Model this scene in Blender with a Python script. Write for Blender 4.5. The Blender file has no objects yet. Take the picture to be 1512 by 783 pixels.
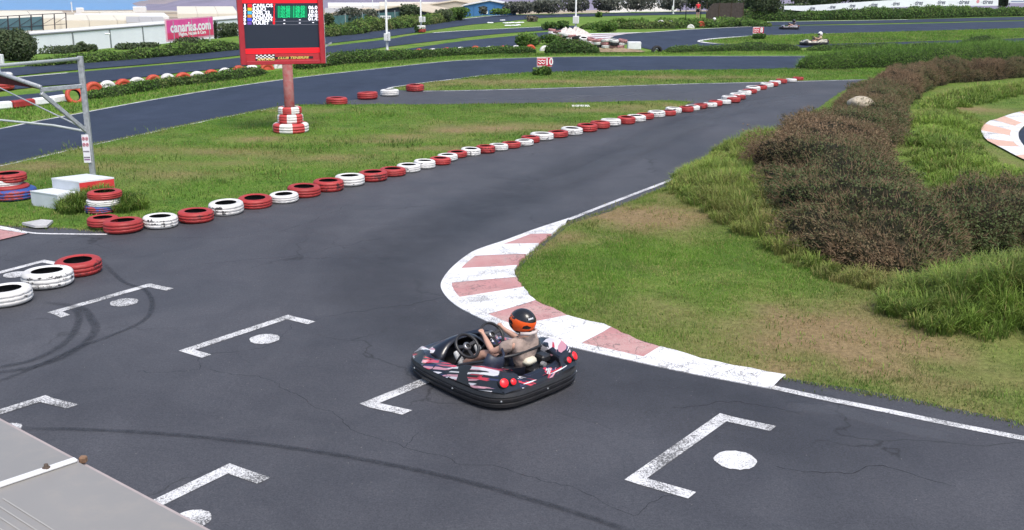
import bpy, bmesh, math, random
import numpy as np
from mathutils import Vector, Matrix, noise
from mathutils.geometry import delaunay_2d_cdt

# ------------------------------------------------------------------ camera, sky, sun, exposure
scene = bpy.context.scene
COL = scene.collection
CAM_H, FPX = 4.4, 1500.0
PITCH = math.atan(411.5 / FPX)
cam_d = bpy.data.cameras.new('camera')
cam = bpy.data.objects.new('camera', cam_d); COL.objects.link(cam)
cam.location = (0, 0, CAM_H)
cam.rotation_euler = (math.pi/2 - PITCH, 0, 0)
cam_d.sensor_width = 36.0
cam_d.lens = FPX * 36.0 / 1512.0
cam_d.clip_start = 0.1
cam_d.clip_end = 120000
scene.camera = cam

SUN_EL, SUN_AZ = 58.0, 152.0      # azimuth from +Y (ahead of the camera), positive to the right
world = bpy.data.worlds.new('World'); scene.world = world; world.use_nodes = True
wn = world.node_tree
sky = wn.nodes.new('ShaderNodeTexSky'); sky.sky_type = 'NISHITA'; sky.sun_disc = False
sky.sun_elevation = math.radians(SUN_EL); sky.sun_rotation = math.radians(SUN_AZ)
sky.air_density = 1.0; sky.dust_density = 3.0; sky.ozone_density = 1.0; sky.altitude = 100
bg = wn.nodes['Background']; bg.inputs['Strength'].default_value = 0.13
wn.links.new(sky.outputs[0], bg.inputs['Color'])
sun_d = bpy.data.lights.new('sun', 'SUN'); sun_d.energy = 1.9; sun_d.angle = math.radians(22); sun_d.color = (1, .95, .88)
sun = bpy.data.objects.new('sun', sun_d); COL.objects.link(sun)
_a, _e = math.radians(SUN_AZ), math.radians(SUN_EL)
_sd = Vector((math.sin(_a)*math.cos(_e), math.cos(_a)*math.cos(_e), math.sin(_e)))
sun.rotation_euler = _sd.to_track_quat('Z', 'Y').to_euler()
scene.view_settings.view_transform = 'Standard'
scene.view_settings.look = 'None'
scene.view_settings.exposure = 0.8
scene.view_settings.gamma = 1.0

HAZE_D = 5e-5
# ------------------------------------------------------------------ helpers
rng = np.random.default_rng(7)
random.seed(7)
CP, SP = math.cos(PITCH), math.sin(PITCH)

def ray(px, py):
    x, y = (px-756)/FPX, -(py-391.5)/FPX
    return Vector((x, CP + y*SP, -SP + y*CP))
def G(px, py, z=0.0):                      # survey point: where a sight line meets the level z
    r = ray(px, py); t = (z-CAM_H)/r.z
    return Vector((r.x*t, r.y*t, z))
def A(px, py, Y):                          # survey point on a sight line at a known distance ahead
    r = ray(px, py); t = Y/r.y
    return Vector((r.x*t, Y, CAM_H + r.z*t))
def pxm(p):                                # survey scale (pixels per metre) at a point
    return FPX/(p.y*CP + (CAM_H-p.z)*SP)

MATS = {}
def mat(name, col, rough=.7, spec=.3, metal=0, var=.0, scale=8.0, bump=0., bscale=40., emit=0, coat=0, col2=None):
    if name in MATS: return MATS[name]
    m = bpy.data.materials.new(name); m.use_nodes = True
    nt = m.node_tree; b = nt.nodes['Principled BSDF']
    b.inputs['Base Color'].default_value = (*col, 1); b.inputs['Roughness'].default_value = rough
    b.inputs['Specular IOR Level'].default_value = spec; b.inputs['Metallic'].default_value = metal
    if coat: b.inputs['Coat Weight'].default_value = coat; b.inputs['Coat Roughness'].default_value = .08
    if var or bump: tc = nt.nodes.new('ShaderNodeTexCoord')
    if var:
        n = nt.nodes.new('ShaderNodeTexNoise'); n.inputs['Scale'].default_value = scale; n.inputs['Detail'].default_value = 6; n.inputs['Roughness'].default_value = .65
        nt.links.new(tc.outputs['Object'], n.inputs['Vector'])
        r = nt.nodes.new('ShaderNodeValToRGB')
        c2 = col2 if col2 else tuple(max(0, c*(1-var)) for c in col)
        c1 = col if col2 else tuple(min(1, c*(1+var)) for c in col)
        r.color_ramp.elements[0].position = .32; r.color_ramp.elements[1].position = .68
        r.color_ramp.elements[0].color = (*c2, 1); r.color_ramp.elements[1].color = (*c1, 1)
        nt.links.new(n.outputs[0], r.inputs[0]); nt.links.new(r.outputs[0], b.inputs['Base Color'])
    if bump:
        n2 = nt.nodes.new('ShaderNodeTexNoise'); n2.inputs['Scale'].default_value = bscale; n2.inputs['Detail'].default_value = 4
        nt.links.new(tc.outputs['Object'], n2.inputs['Vector'])
        bp = nt.nodes.new('ShaderNodeBump'); bp.inputs['Strength'].default_value = bump; bp.inputs['Distance'].default_value = .02
        nt.links.new(n2.outputs[0], bp.inputs['Height']); nt.links.new(bp.outputs[0], b.inputs['Normal'])
    if emit:
        b.inputs['Emission Color'].default_value = (*col, 1); b.inputs['Emission Strength'].default_value = emit
    MATS[name] = m
    return m

def link(o, parent=None):
    COL.objects.link(o)
    if parent is not None: o.parent = parent
    return o
def tag(o, label=None, cat=None, group=None, kind=None):
    if label: o['label'] = label
    if cat: o['category'] = cat
    if group: o['group'] = group
    if kind: o['kind'] = kind
    return o
def empty(name, loc=(0,0,0), rz=0.0, label=None, cat=None, group=None):
    o = bpy.data.objects.new(name, None); o.empty_display_size = .2
    COL.objects.link(o); o.location = loc; o.rotation_euler = (0, 0, rz)
    return tag(o, label, cat, group)
def copy_tree(o, parent=None):
    c = o.copy(); COL.objects.link(c); c.parent = parent
    for ch in o.children: copy_tree(ch, c)
    return c

class MB:
    def __init__(s): s.v = []; s.f = []; s.m = []
    def add(s, vs, fs, mi=0):
        b = len(s.v); s.v += [tuple(v) for v in vs]
        for f in fs: s.f.append(tuple(i+b for i in f)); s.m.append(mi)
        return s
    def box(s, c, d, R=None, mi=0, bev=0.0):
        x, y, z = d[0]/2, d[1]/2, d[2]/2
        if bev > 0:
            b = min(bev, x*.9, y*.9, z*.9); vs = []; idx = {}
            for sx in (-1,1):
                for sy in (-1,1):
                    for sz in (-1,1):
                        for ax in range(3):
                            q = [sx*(x-b), sy*(y-b), sz*(z-b)]; q[ax] = (sx*x, sy*y, sz*z)[ax]
                            idx[(sx,sy,sz,ax)] = len(vs); vs.append(Vector(q))
            fs = []
            for ax in range(3):
                o1, o2 = [a for a in range(3) if a != ax]
                for sg in (-1,1):
                    quad = []
                    for a, bb in ((-1,-1),(1,-1),(1,1),(-1,1)):
                        k = [0,0,0]; k[ax] = sg; k[o1] = a; k[o2] = bb
                        quad.append(idx[(*k, ax)])
                    fs.append(quad)
            for ax in range(3):
                o1, o2 = [a for a in range(3) if a != ax]
                for a in (-1,1):
                    for bb in (-1,1):
                        q = []
                        for sg, fa in ((-1,o1),(1,o1),(1,o2),(-1,o2)):
                            k = [0,0,0]; k[ax] = sg; k[o1] = a; k[o2] = bb; q.append(idx[(*k, fa)])
                        fs.append(q)
            for sx in (-1,1):
                for sy in (-1,1):
                    for sz in (-1,1): fs.append([idx[(sx,sy,sz,a)] for a in range(3)])
        else:
            vs = [Vector((sx*x, sy*y, sz*z)) for sx in (-1,1) for sy in (-1,1) for sz in (-1,1)]
            fs = [(0,1,3,2),(4,6,7,5),(0,4,5,1),(2,3,7,6),(0,2,6,4),(1,5,7,3)]
        c = Vector(c)
        vs = [(R @ v if R else v) + c for v in vs]
        return s.add(vs, fs, mi)
    def bar(s, p, q, w, h=None, mi=0, up=(0,0,1), bev=0.0):         # rectangular bar between two points
        p, q = Vector(p), Vector(q); d = q-p; L = d.length; d.normalize()
        u = Vector(up); sd = d.cross(u)
        if sd.length < 1e-4: sd = d.cross(Vector((1,0,0)))
        sd.normalize(); u2 = sd.cross(d)
        R = Matrix((d, sd, u2)).transposed()
        return s.box((p+q)/2, (L, w, h or w), R, mi, bev)
    def tube(s, pts, r, n=8, mi=0, cap=True):
        pts = [Vector(p) for p in pts]; rs = r if isinstance(r, (list, tuple)) else [r]*len(pts)
        b = len(s.v); prev = None
        for i, p in enumerate(pts):
            t = (pts[min(i+1, len(pts)-1)] - pts[max(i-1, 0)]).normalized()
            if prev is None:
                a = t.cross(Vector((0,0,1)))
                if a.length < 1e-3: a = t.cross(Vector((1,0,0)))
                a.normalize()
            else:
                a = (prev - t*prev.dot(t)).normalized()
            prev = a; c = t.cross(a)
            for k in range(n):
                an = 2*math.pi*k/n
                s.v.append(tuple(p + (a*math.cos(an) + c*math.sin(an))*rs[i]))
        for i in range(len(pts)-1):
            for k in range(n):
                s.f.append((b+i*n+k, b+i*n+(k+1)%n, b+(i+1)*n+(k+1)%n, b+(i+1)*n+k)); s.m.append(mi)
        if cap:
            s.f.append(tuple(b+k for k in range(n))[::-1]); s.m.append(mi)
            e = b+(len(pts)-1)*n; s.f.append(tuple(e+k for k in range(n))); s.m.append(mi)
        return s
    def lathe(s, prof, n=24, mi=0, closed=False, M=None):
        b = len(s.v)
        for r, z in prof:
            for k in range(n):
                a = 2*math.pi*k/n; v = Vector((r*math.cos(a), r*math.sin(a), z))
                s.v.append(tuple(M @ v if M else v))
        m = len(prof)
        for i in range(m if closed else m-1):
            j = (i+1) % m
            for k in range(n):
                s.f.append((b+i*n+k, b+i*n+(k+1)%n, b+j*n+(k+1)%n, b+j*n+k)); s.m.append(mi)
        return s
    def prism(s, poly, z0, z1, mi=0):          # poly: list of (x,y)
        n = len(poly); vs = [(x,y,z0) for x,y in poly] + [(x,y,z1) for x,y in poly]
        fs = [tuple(range(n))[::-1], tuple(range(n,2*n))] + [(i,(i+1)%n,n+(i+1)%n,n+i) for i in range(n)]
        return s.add(vs, fs, mi)
    def mesh(s, name, mats, smooth=False):
        me = bpy.data.meshes.new(name); me.from_pydata(s.v, [], s.f)
        for m in (mats if isinstance(mats, (list, tuple)) else [mats]): me.materials.append(m)
        me.polygons.foreach_set('material_index', s.m)
        if smooth: me.polygons.foreach_set('use_smooth', [True]*len(me.polygons))
        bm = bmesh.new(); bm.from_mesh(me); bmesh.ops.recalc_face_normals(bm, faces=bm.faces); bm.to_mesh(me); bm.free()
        me.update(); return me
    def build(s, name, mats, parent=None, smooth=False):
        return link(bpy.data.objects.new(name, s.mesh(name, mats, smooth)), parent)

def np_mesh(name, V, Fc, material, attrs=None, parent=None, smooth=False):
    V = np.ascontiguousarray(V, dtype=np.float32); Fc = np.ascontiguousarray(Fc, dtype=np.int32)
    k = Fc.shape[1]; me = bpy.data.meshes.new(name)
    me.vertices.add(len(V)); me.vertices.foreach_set('co', V.ravel())
    me.loops.add(Fc.size); me.loops.foreach_set('vertex_index', Fc.ravel())
    me.polygons.add(len(Fc)); me.polygons.foreach_set('loop_start', np.arange(0, Fc.size, k, dtype=np.int32))
    if smooth: me.polygons.foreach_set('use_smooth', np.ones(len(Fc), dtype=bool))
    me.update(calc_edges=True)
    for an, arr in (attrs or {}).items():
        at = me.attributes.new(an, 'FLOAT', 'POINT'); at.data.foreach_set('value', np.ascontiguousarray(arr, dtype=np.float32))
    me.materials.append(material)
    return link(bpy.data.objects.new(name, me), parent)

def pip(P, poly):
    x, y = P[:,0], P[:,1]; ins = np.zeros(len(P), bool); n = len(poly)
    for i in range(n):
        x1, y1 = poly[i][0], poly[i][1]; x2, y2 = poly[(i+1)%n][0], poly[(i+1)%n][1]
        if y1 == y2: continue
        c = ((y1 > y) != (y2 > y)) & (x < (x2-x1)*(y-y1)/(y2-y1) + x1)
        ins ^= c
    return ins
_ks = [(np.array([math.cos(a), math.sin(a)])*f, p) for a, f, p in [(random.uniform(0, 6.28), .6*1.33**i, random.uniform(0, 6.28)) for i in range(12)]]
def nz(x, y, sc=1.0, o=0):                    # cheap smooth pseudo noise, about -1..1
    r = 0; w = 0
    for i, (k, p) in enumerate(_ks):
        a = 1/(1+.35*i); r = r + a*np.sin((k[0]*x + k[1]*y)*sc + p + o*1.7*(i+1) + 1.3*np.sin((k[1]*x - k[0]*y)*sc*.7 + p)); w += a*.5
    return r/w
def smooth_path(pts, n=6, closed=False):
    P = [Vector(p) for p in pts]; out = []; m = len(P)
    rngi = range(m if closed else m-1)
    for i in rngi:
        if closed: a, b, c, d = P[(i-1)%m], P[i], P[(i+1)%m], P[(i+2)%m]
        else: a, b, c, d = P[max(i-1,0)], P[i], P[i+1], P[min(i+2,m-1)]
        for k in range(n):
            t = k/n
            out.append(.5*((2*b) + (c-a)*t + (2*a-5*b+4*c-d)*t*t + (3*b-a-3*c+d)*t**3))
    if not closed: out.append(P[-1])
    return out
def offset_strip(pts, w0, w1, z):            # flat strip along a ground path
    L, Rr = [], []
    for i, p in enumerate(pts):
        t = (pts[min(i+1,len(pts)-1)] - pts[max(i-1,0)]); t.z = 0; t.normalize(); n = Vector((-t.y, t.x, 0))
        L.append((p.x+n.x*w0, p.y+n.y*w0, z)); Rr.append((p.x+n.x*w1, p.y+n.y*w1, z))
    k = len(pts); mb = MB(); mb.add(L+Rr, [(i, i+1, k+i+1, k+i) for i in range(k-1)])
    return mb
def text_mesh(s, size, xs=1.0, bold=0.0, align='CENTER', shear=0.0, ext=0.001):
    cu = bpy.data.curves.new('lettering', 'FONT'); cu.body = s; cu.size = size; cu.align_x = align; cu.align_y = 'CENTER'
    cu.offset = bold; cu.shear = shear; cu.extrude = ext; cu.resolution_u = 3
    o = bpy.data.objects.new('lettering', cu); COL.objects.link(o)
    dg = bpy.context.evaluated_depsgraph_get(); me = bpy.data.meshes.new_from_object(o.evaluated_get(dg))
    bpy.data.objects.remove(o); bpy.data.curves.remove(cu)
    for v in me.vertices: v.co.x *= xs
    return me
def text(name, s, material, parent, M, size, fit=None, **k):
    me = text_mesh(s, size, **k)
    if fit:
        w_ = max(v.co.x for v in me.vertices)-min(v.co.x for v in me.vertices)
        for v in me.vertices: v.co.x *= fit/w_
    me.materials.clear(); me.materials.append(material)
    o = bpy.data.objects.new(name, me); link(o, parent); o.matrix_local = M
    return o
def frame_m(o, right, up):
    r = Vector(right).normalized(); u = Vector(up); n = r.cross(u).normalized(); u = n.cross(r)
    M = Matrix.Identity(4)
    for i in range(3): M[i][0], M[i][1], M[i][2], M[i][3] = r[i], u[i], n[i], o[i]
    return M

ORD = ['zeroth','first','second','third','fourth','fifth','sixth','seventh','eighth','ninth','tenth','eleventh','twelfth','thirteenth','fourteenth','fifteenth','sixteenth','seventeenth','eighteenth','nineteenth']
def ordw(n):
    if n < 20: return ORD[n]
    t = {2:'twent',3:'thirt',4:'fort',5:'fift',6:'sixt'}[n//10]
    return t+'ieth' if n % 10 == 0 else t+'y-'+ORD[n % 10]

# ------------------------------------------------------------------ node materials
def nodes_of(name):
    m = bpy.data.materials.new(name); m.use_nodes = True; nt = m.node_tree
    return m, nt, nt.nodes['Principled BSDF'], nt.nodes.new, nt.links.new
def ramp(nt, src, stops, interp='LINEAR'):
    r = nt.nodes.new('ShaderNodeValToRGB'); r.color_ramp.interpolation = interp
    e = r.color_ramp.elements
    while len(e) < len(stops): e.new(.5)
    for i, (p, c) in enumerate(stops):
        e[i].position = p; e[i].color = (*c, 1) if len(c) == 3 else c
    nt.links.new(src, r.inputs[0]); return r.outputs[0]
def noise_n(nt, vec, scale, detail=5, rough=.6, dist=0.0):
    n = nt.nodes.new('ShaderNodeTexNoise'); n.inputs['Scale'].default_value = scale; n.inputs['Detail'].default_value = detail
    n.inputs['Roughness'].default_value = rough; n.inputs['Distortion'].default_value = dist
    if vec is not None: nt.links.new(vec, n.inputs['Vector'])
    return n.outputs[0]
def mixc(nt, fac, a, b, mode='MIX'):
    m = nt.nodes.new('ShaderNodeMix'); m.data_type = 'RGBA'; m.blend_type = mode
    for s, k in ((fac, 0), (a, 6), (b, 7)):
        if isinstance(s, (int, float)): m.inputs[k].default_value = s
        elif isinstance(s, tuple): m.inputs[k].default_value = (*s, 1)
        else: nt.links.new(s, m.inputs[k])
    return m.outputs[2]
def mth(nt, op, a, b=None, clamp=False):
    m = nt.nodes.new('ShaderNodeMath'); m.operation = op; m.use_clamp = clamp
    for i, s in enumerate((a, b)):
        if s is None: continue
        if isinstance(s, (int, float)): m.inputs[i].default_value = s
        else: nt.links.new(s, m.inputs[i])
    return m.outputs[0]
def attr(nt, name):
    a = nt.nodes.new('ShaderNodeAttribute'); a.attribute_name = name; return a.outputs['Fac']
def objco(nt): return nt.nodes.new('ShaderNodeTexCoord').outputs['Object']
def scaled(nt, vec, sc):
    m = nt.nodes.new('ShaderNodeMapping'); m.inputs['Scale'].default_value = sc; nt.links.new(vec, m.inputs['Vector']); return m.outputs[0]
def bumpn(nt, h, strength, dist, b):
    p = nt.nodes.new('ShaderNodeBump'); p.inputs['Strength'].default_value = strength; p.inputs['Distance'].default_value = dist
    nt.links.new(h, p.inputs['Height']); nt.links.new(p.outputs[0], b.inputs['Normal'])

def tarmac_mat(name, base, cracks, spec=.5):
    m, nt, b, N, L = nodes_of(name); co = objco(nt)
    big = noise_n(nt, co, .28, 5, .6, .4)
    streak = noise_n(nt, scaled(nt, co, (.5, .12, 1)), 1.0, 5, .6)
    fine = noise_n(nt, co, 55, 3, .8)
    spk = noise_n(nt, co, 120, 2, .9); mid = noise_n(nt, co, 22, 3, .8)
    
    c = ramp(nt, big, [(.3, tuple(x*.84 for x in base)), (.7, tuple(x*1.14 for x in base))])
    c = mixc(nt, .5, c, ramp(nt, streak, [(.35, (.72,.72,.72)), (.65, (1.25,1.24,1.22))]), 'MULTIPLY')
    c = mixc(nt, .75, c, ramp(nt, fine, [(.3, (.45,.45,.47)), (.7, (1.55,1.55,1.55))]), 'MULTIPLY')
    c = mixc(nt, .45, c, ramp(nt, mid, [(.32, (.6,.6,.62)), (.68, (1.4,1.4,1.38))]), 'MULTIPLY')
    patch = noise_n(nt, co, .9, 6, .7, 1.0)
    c = mixc(nt, .6, c, ramp(nt, patch, [(.36, (.80,.80,.82)), (.5, (1,1,1)), (.66, (1.22,1.2,1.17))]), 'MULTIPLY')
    c = mixc(nt, ramp(nt, spk, [(.70, (0,0,0)), (.78, (.35,.35,.35))]), c, (.22,.215,.2))
    if cracks:
        v = N('ShaderNodeTexVoronoi'); v.feature = 'DISTANCE_TO_EDGE'; v.inputs['Scale'].default_value = .28
        wv = N('ShaderNodeVectorMath'); wv.operation = 'ADD'
        nn = N('ShaderNodeTexNoise'); nn.inputs['Scale'].default_value = 1.3; nn.inputs['Detail'].default_value = 5; L(co, nn.inputs['Vector'])
        L(co, wv.inputs[0]); L(nn.outputs['Color'], wv.inputs[1]); L(wv.outputs[0], v.inputs['Vector'])
        cr = ramp(nt, v.outputs['Distance'], [(.0, (1,1,1)), (.0055, (.0,.0,.0))])
        msk = ramp(nt, noise_n(nt, co, .33, 2, .5), [(.46, (0,0,0)), (.58, (.85,.85,.85))])
        f = mth(nt, 'MULTIPLY', cr, msk)
        c = mixc(nt, f, c, (.016,.016,.017))
    L(c, b.inputs['Base Color']); b.inputs['Specular IOR Level'].default_value = spec
    L(ramp(nt, big, [(.3, (.62,)*3), (.7, (.8,)*3)]), b.inputs['Roughness'])
    bumpn(nt, fine, .35, .006, b)
    return m
M_TAR = tarmac_mat('tarmac', (.0535, .055, .0635), True, .4)
M_TARF = tarmac_mat('tarmac_sky_tinted', (.029, .038, .062), False, .16)  # blue base colour stands in for sky reflected at grazing angles

def paint_mat(name, col, wear=.5, crack=True, under=(.09,.09,.09), scale=22):
    m, nt, b, N, L = nodes_of(name); co = objco(nt)
    n1 = noise_n(nt, co, scale*3, 4, .75); n2 = noise_n(nt, co, 1.6, 4, .6)
    w = mth(nt, 'ADD', n1, mth(nt, 'MULTIPLY', n2, .55))
    f = ramp(nt, w, [(.62+.25*(1-wear), (0,0,0)), (.74+.25*(1-wear), (1,1,1))])
    c = ramp(nt, noise_n(nt, co, 2.3, 5, .65), [(.3, tuple(x*.86 for x in col)), (.7, tuple(min(.84, x*1.06) for x in col))])
    c = mixc(nt, f, c, under)
    if crack:
        v = N('ShaderNodeTexVoronoi'); v.feature = 'DISTANCE_TO_EDGE'; v.inputs['Scale'].default_value = 2.3
        nn = N('ShaderNodeTexNoise'); nn.inputs['Scale'].default_value = 3.0; nn.inputs['Detail'].default_value = 5; L(co, nn.inputs['Vector'])
        wv = N('ShaderNodeVectorMath'); wv.operation = 'ADD'; L(co, wv.inputs[0]); L(nn.outputs['Color'], wv.inputs[1]); L(wv.outputs[0], v.inputs['Vector'])
        cr = ramp(nt, v.outputs['Distance'], [(0, (1,1,1)), (.03, (0,0,0))])
        mk = ramp(nt, noise_n(nt, co, 1.1, 2), [(.36, (0,0,0)), (.5, (.8,.8,.8))])
        c = mixc(nt, ramp(nt, noise_n(nt, scaled(nt, co, (3,1,1)), 1.4, 6, .7, 1.2), [(.58, (0,0,0)), (.75, (.4,.4,.4))]), c, (.30,.29,.28))
        c = mixc(nt, mth(nt, 'MULTIPLY', cr, mk), c, (.1,.095,.09))
    L(c, b.inputs['Base Color']); b.inputs['Roughness'].default_value = .7; b.inputs['Specular IOR Level'].default_value = .3
    return m
M_LINE = paint_mat('line_paint_white', (.62,.62,.63), .45, False)
M_BOX = paint_mat('grid_paint_white', (.64,.64,.64), .5, False)
M_KW = paint_mat('kerb_paint_white', (.73,.73,.735), .22)
M_KR = paint_mat('kerb_paint_faded_red', (.44,.215,.21), .4, True, (.46,.32,.29))
M_KFW = paint_mat('kerb_far_white', (.66,.66,.66), .1, False)

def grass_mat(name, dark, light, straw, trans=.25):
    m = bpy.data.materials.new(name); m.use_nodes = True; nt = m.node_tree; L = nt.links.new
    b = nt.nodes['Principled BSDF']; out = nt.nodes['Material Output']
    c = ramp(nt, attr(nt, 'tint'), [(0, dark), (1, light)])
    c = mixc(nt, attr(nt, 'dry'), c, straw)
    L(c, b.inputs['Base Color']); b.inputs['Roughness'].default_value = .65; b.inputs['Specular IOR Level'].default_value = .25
    t = nt.nodes.new('ShaderNodeBsdfTranslucent'); L(c, t.inputs['Color'])
    mx = nt.nodes.new('ShaderNodeMixShader'); mx.inputs[0].default_value = trans
    L(b.outputs[0], mx.inputs[1]); L(t.outputs[0], mx.inputs[2]); L(mx.outputs[0], out.inputs['Surface'])
    return m
M_GRASS = grass_mat('grass_blades', (.034,.105,.014), (.185,.36,.038), (.35,.27,.13))
M_TALL = grass_mat('tall_grass_blades', (.020,.066,.012), (.27,.40,.066), (.33,.27,.11), .33)
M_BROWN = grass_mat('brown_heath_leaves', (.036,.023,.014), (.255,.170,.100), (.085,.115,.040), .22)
M_LEAF = grass_mat('hedge_leaves', (.020,.062,.014), (.15,.27,.045), (.24,.2,.09), .3)
M_DLEAF = grass_mat('dark_leaves', (.018,.032,.018), (.10,.14,.062), (.16,.13,.07), .2)
M_GREY = grass_mat('grey_scrub_leaves', (.035,.042,.034), (.15,.165,.125), (.18,.14,.11), .2)
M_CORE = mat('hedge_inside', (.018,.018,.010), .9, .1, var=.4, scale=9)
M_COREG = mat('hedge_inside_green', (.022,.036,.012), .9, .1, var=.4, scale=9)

def lawn_sheet_mat():
    m, nt, b, N, L = nodes_of('lawn_soil'); co = objco(nt)
    n1 = noise_n(nt, co, .9, 6, .7); n2 = noise_n(nt, co, 14, 5, .8)
    c = ramp(nt, n1, [(.3, (.05,.115,.018)), (.52, (.095,.175,.026)), (.72, (.145,.19,.045))])
    c = mixc(nt, .8, c, ramp(nt, n2, [(.3, (.45,.45,.45)), (.7, (1.5,1.5,1.4))]), 'MULTIPLY')
    d = ramp(nt, n2, [(.3, (.12,.085,.045)), (.7, (.32,.235,.125))])
    c = mixc(nt, attr(nt, 'dry'), c, d)
    L(c, b.inputs['Base Color']); b.inputs['Roughness'].default_value = .9; b.inputs['Specular IOR Level'].default_value = .1
    bumpn(nt, n2, .8, .03, b)
    return m
M_LAWN = lawn_sheet_mat()

def ground_mat():
    m, nt, b, N, L = nodes_of('ground_grass_and_fields'); co = objco(nt)
    n1 = noise_n(nt, co, .35, 6, .7); n2 = noise_n(nt, co, 6, 5, .8)
    g = ramp(nt, n1, [(.3, (.065,.135,.022)), (.5, (.12,.21,.032)), (.66, (.175,.215,.058)), (.78, (.22,.185,.09))])
    g = mixc(nt, .7, g, ramp(nt, n2, [(.3, (.5,.5,.5)), (.7, (1.4,1.4,1.35))]), 'MULTIPLY')
    v = N('ShaderNodeTexVoronoi'); v.inputs['Scale'].default_value = .0045; v.inputs['Randomness'].default_value = .8
    L(scaled(nt, co, (1, .5, 1)), v.inputs['Vector'])
    sep = N('ShaderNodeSeparateColor'); L(v.outputs['Color'], sep.inputs[0])
    f = ramp(nt, sep.outputs[0], [(0, (.36,.28,.19)), (.25, (.42,.35,.25)), (.45, (.30,.23,.17)), (.6, (.46,.42,.34)), (.8, (.26,.22,.17)), (1, (.50,.46,.38))], 'CONSTANT')
    n3 = noise_n(nt, co, .02, 6, .7)
    f = mixc(nt, .7, f, ramp(nt, n3, [(.3, (.6,.58,.56)), (.7, (1.25,1.22,1.2))]), 'MULTIPLY')
    c = mixc(nt, attr(nt, 'far'), g, f)
    L(c, b.inputs['Base Color']); b.inputs['Roughness'].default_value = .92; b.inputs['Specular IOR Level'].default_value = .1
    bumpn(nt, n2, .5, .05, b)
    return m

def tyre_mat(name, col, worn, lo=.55):
    m, nt, b, N, L = nodes_of(name)
    co = objco(nt); oi = N('ShaderNodeObjectInfo')
    ad = N('ShaderNodeVectorMath'); ad.operation = 'ADD'
    mu = N('ShaderNodeMath'); mu.operation = 'MULTIPLY'; mu.inputs[1].default_value = 37.0; L(oi.outputs['Random'], mu.inputs[0])
    cb = N('ShaderNodeCombineXYZ'); L(mu.outputs[0], cb.inputs[0]); L(mu.outputs[0], cb.inputs[2]); L(co, ad.inputs[0]); L(cb.outputs[0], ad.inputs[1])
    n1 = noise_n(nt, ad.outputs[0], 9, 6, .75); n2 = noise_n(nt, ad.outputs[0], 2.2, 3)
    geo = N('ShaderNodeNewGeometry'); sx = N('ShaderNodeSeparateXYZ'); L(geo.outputs['Normal'], sx.inputs[0])
    side = ramp(nt, mth(nt, 'ABSOLUTE', sx.outputs[2]), [(.2, (1,1,1)), (.75, (.0,.0,.0))])     # scuffed on the tread, not on the sidewall
    rnd = mth(nt, 'MULTIPLY', oi.outputs['Random'], .16)
    w = mth(nt, 'ADD', mth(nt, 'ADD', n1, mth(nt, 'MULTIPLY', n2, .35)), mth(nt, 'MULTIPLY', side, .12))
    w = mth(nt, 'ADD', w, rnd)
    f = ramp(nt, w, [(lo+.30, (0,0,0)), (lo+.36, (1,1,1))])
    c = ramp(nt, n2, [(.3, tuple(x*.72 for x in col)), (.7, tuple(min(.85, x*1.1) for x in col))])
    c = mixc(nt, f, c, worn)
    L(c, b.inputs['Base Color']); b.inputs['Roughness'].default_value = .55; b.inputs['Specular IOR Level'].default_value = .4
    bumpn(nt, n1, .25, .01, b)
    return m
M_TR = tyre_mat('tyre_red_paint', (.36,.036,.034), (.085,.02,.02), .64)
M_TW = tyre_mat('tyre_white_paint', (.68,.67,.65), (.045,.045,.047), .66)
M_TO = tyre_mat('tyre_orange_red_paint', (.46,.065,.03), (.15,.03,.02), .70)
M_TB = tyre_mat('tyre_blue_paint', (.03,.08,.28), (.30,.04,.04), .52)
M_TK = mat('tyre_black_rubber', (.022,.022,.023), .75, .3, var=.3)
M_STEEL = mat('galvanised_steel', (.36,.38,.40), .5, .5, .35, var=.25, scale=14)
M_WHITE = mat('white_paint', (.72,.73,.74), .6, .3, var=.08, scale=3)
M_BLACK = mat('black_plastic', (.017,.017,.019), .42, .5, var=.25, scale=9)

# ================================================================== LARGE STRUCTURE
# ---- terrain: level plateau with the circuit, then land falling away to the sea
EDGE = [(-90,10),(-52,40),(-36,60),(-28,80),(-22,110),(-15,145),(-2,172),(25,192),(70,205),(140,215),(400,225)]
def edge_d(x, y):                              # >0 outside the plateau
    best = np.full(x.shape, 1e9); sg = np.zeros(x.shape)
    for (x1,y1),(x2,y2) in zip(EDGE[:-1], EDGE[1:]):
        dx, dy = x2-x1, y2-y1; L2 = dx*dx+dy*dy
        t = np.clip(((x-x1)*dx+(y-y1)*dy)/L2, 0, 1)
        d = np.hypot(x-x1-t*dx, y-y1-t*dy); cr = dx*(y-y1)-dy*(x-x1)
        m = d < best; best = np.where(m, d, best); sg = np.where(m, np.sign(cr), sg)
    return best*sg
DD = [60, 90, 130, 200, 300, 600, 1500, 3000, 5000, 6500, 9000]
DZ = [-1.5, -2.0, -2.9, -4.6, -6.9, -14.2, -34.5, -63, -98, -118, -130]
def terr_z(x, y):
    d = edge_d(x, y); D = np.hypot(x, y)
    zo = np.interp(D, DD, DZ) + np.clip((D-150)/400, 0, 1)*nz(x, y, .012)*np.clip(D*.0012, 0, 4)
    s = np.clip(d/14, 0, 1); s = s*s*(3-2*s)
    return -.03*(1-s) + zo*s
nA = 220
radii = np.concatenate([np.linspace(0.5, 12, 5), np.linspace(16, 260, 62), np.geomspace(275, 9000, 46)])
ang = np.linspace(0, 2*math.pi, nA, endpoint=False)
RR, AA = np.meshgrid(radii, ang, indexing='ij')
X, Y = RR*np.sin(AA), RR*np.cos(AA); Z = terr_z(X, Y)
V = np.stack([X, Y, Z], -1).reshape(-1, 3)
ii, jj = np.meshgrid(np.arange(len(radii)-1), np.arange(nA), indexing='ij'); j2 = (jj+1) % nA
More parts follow.
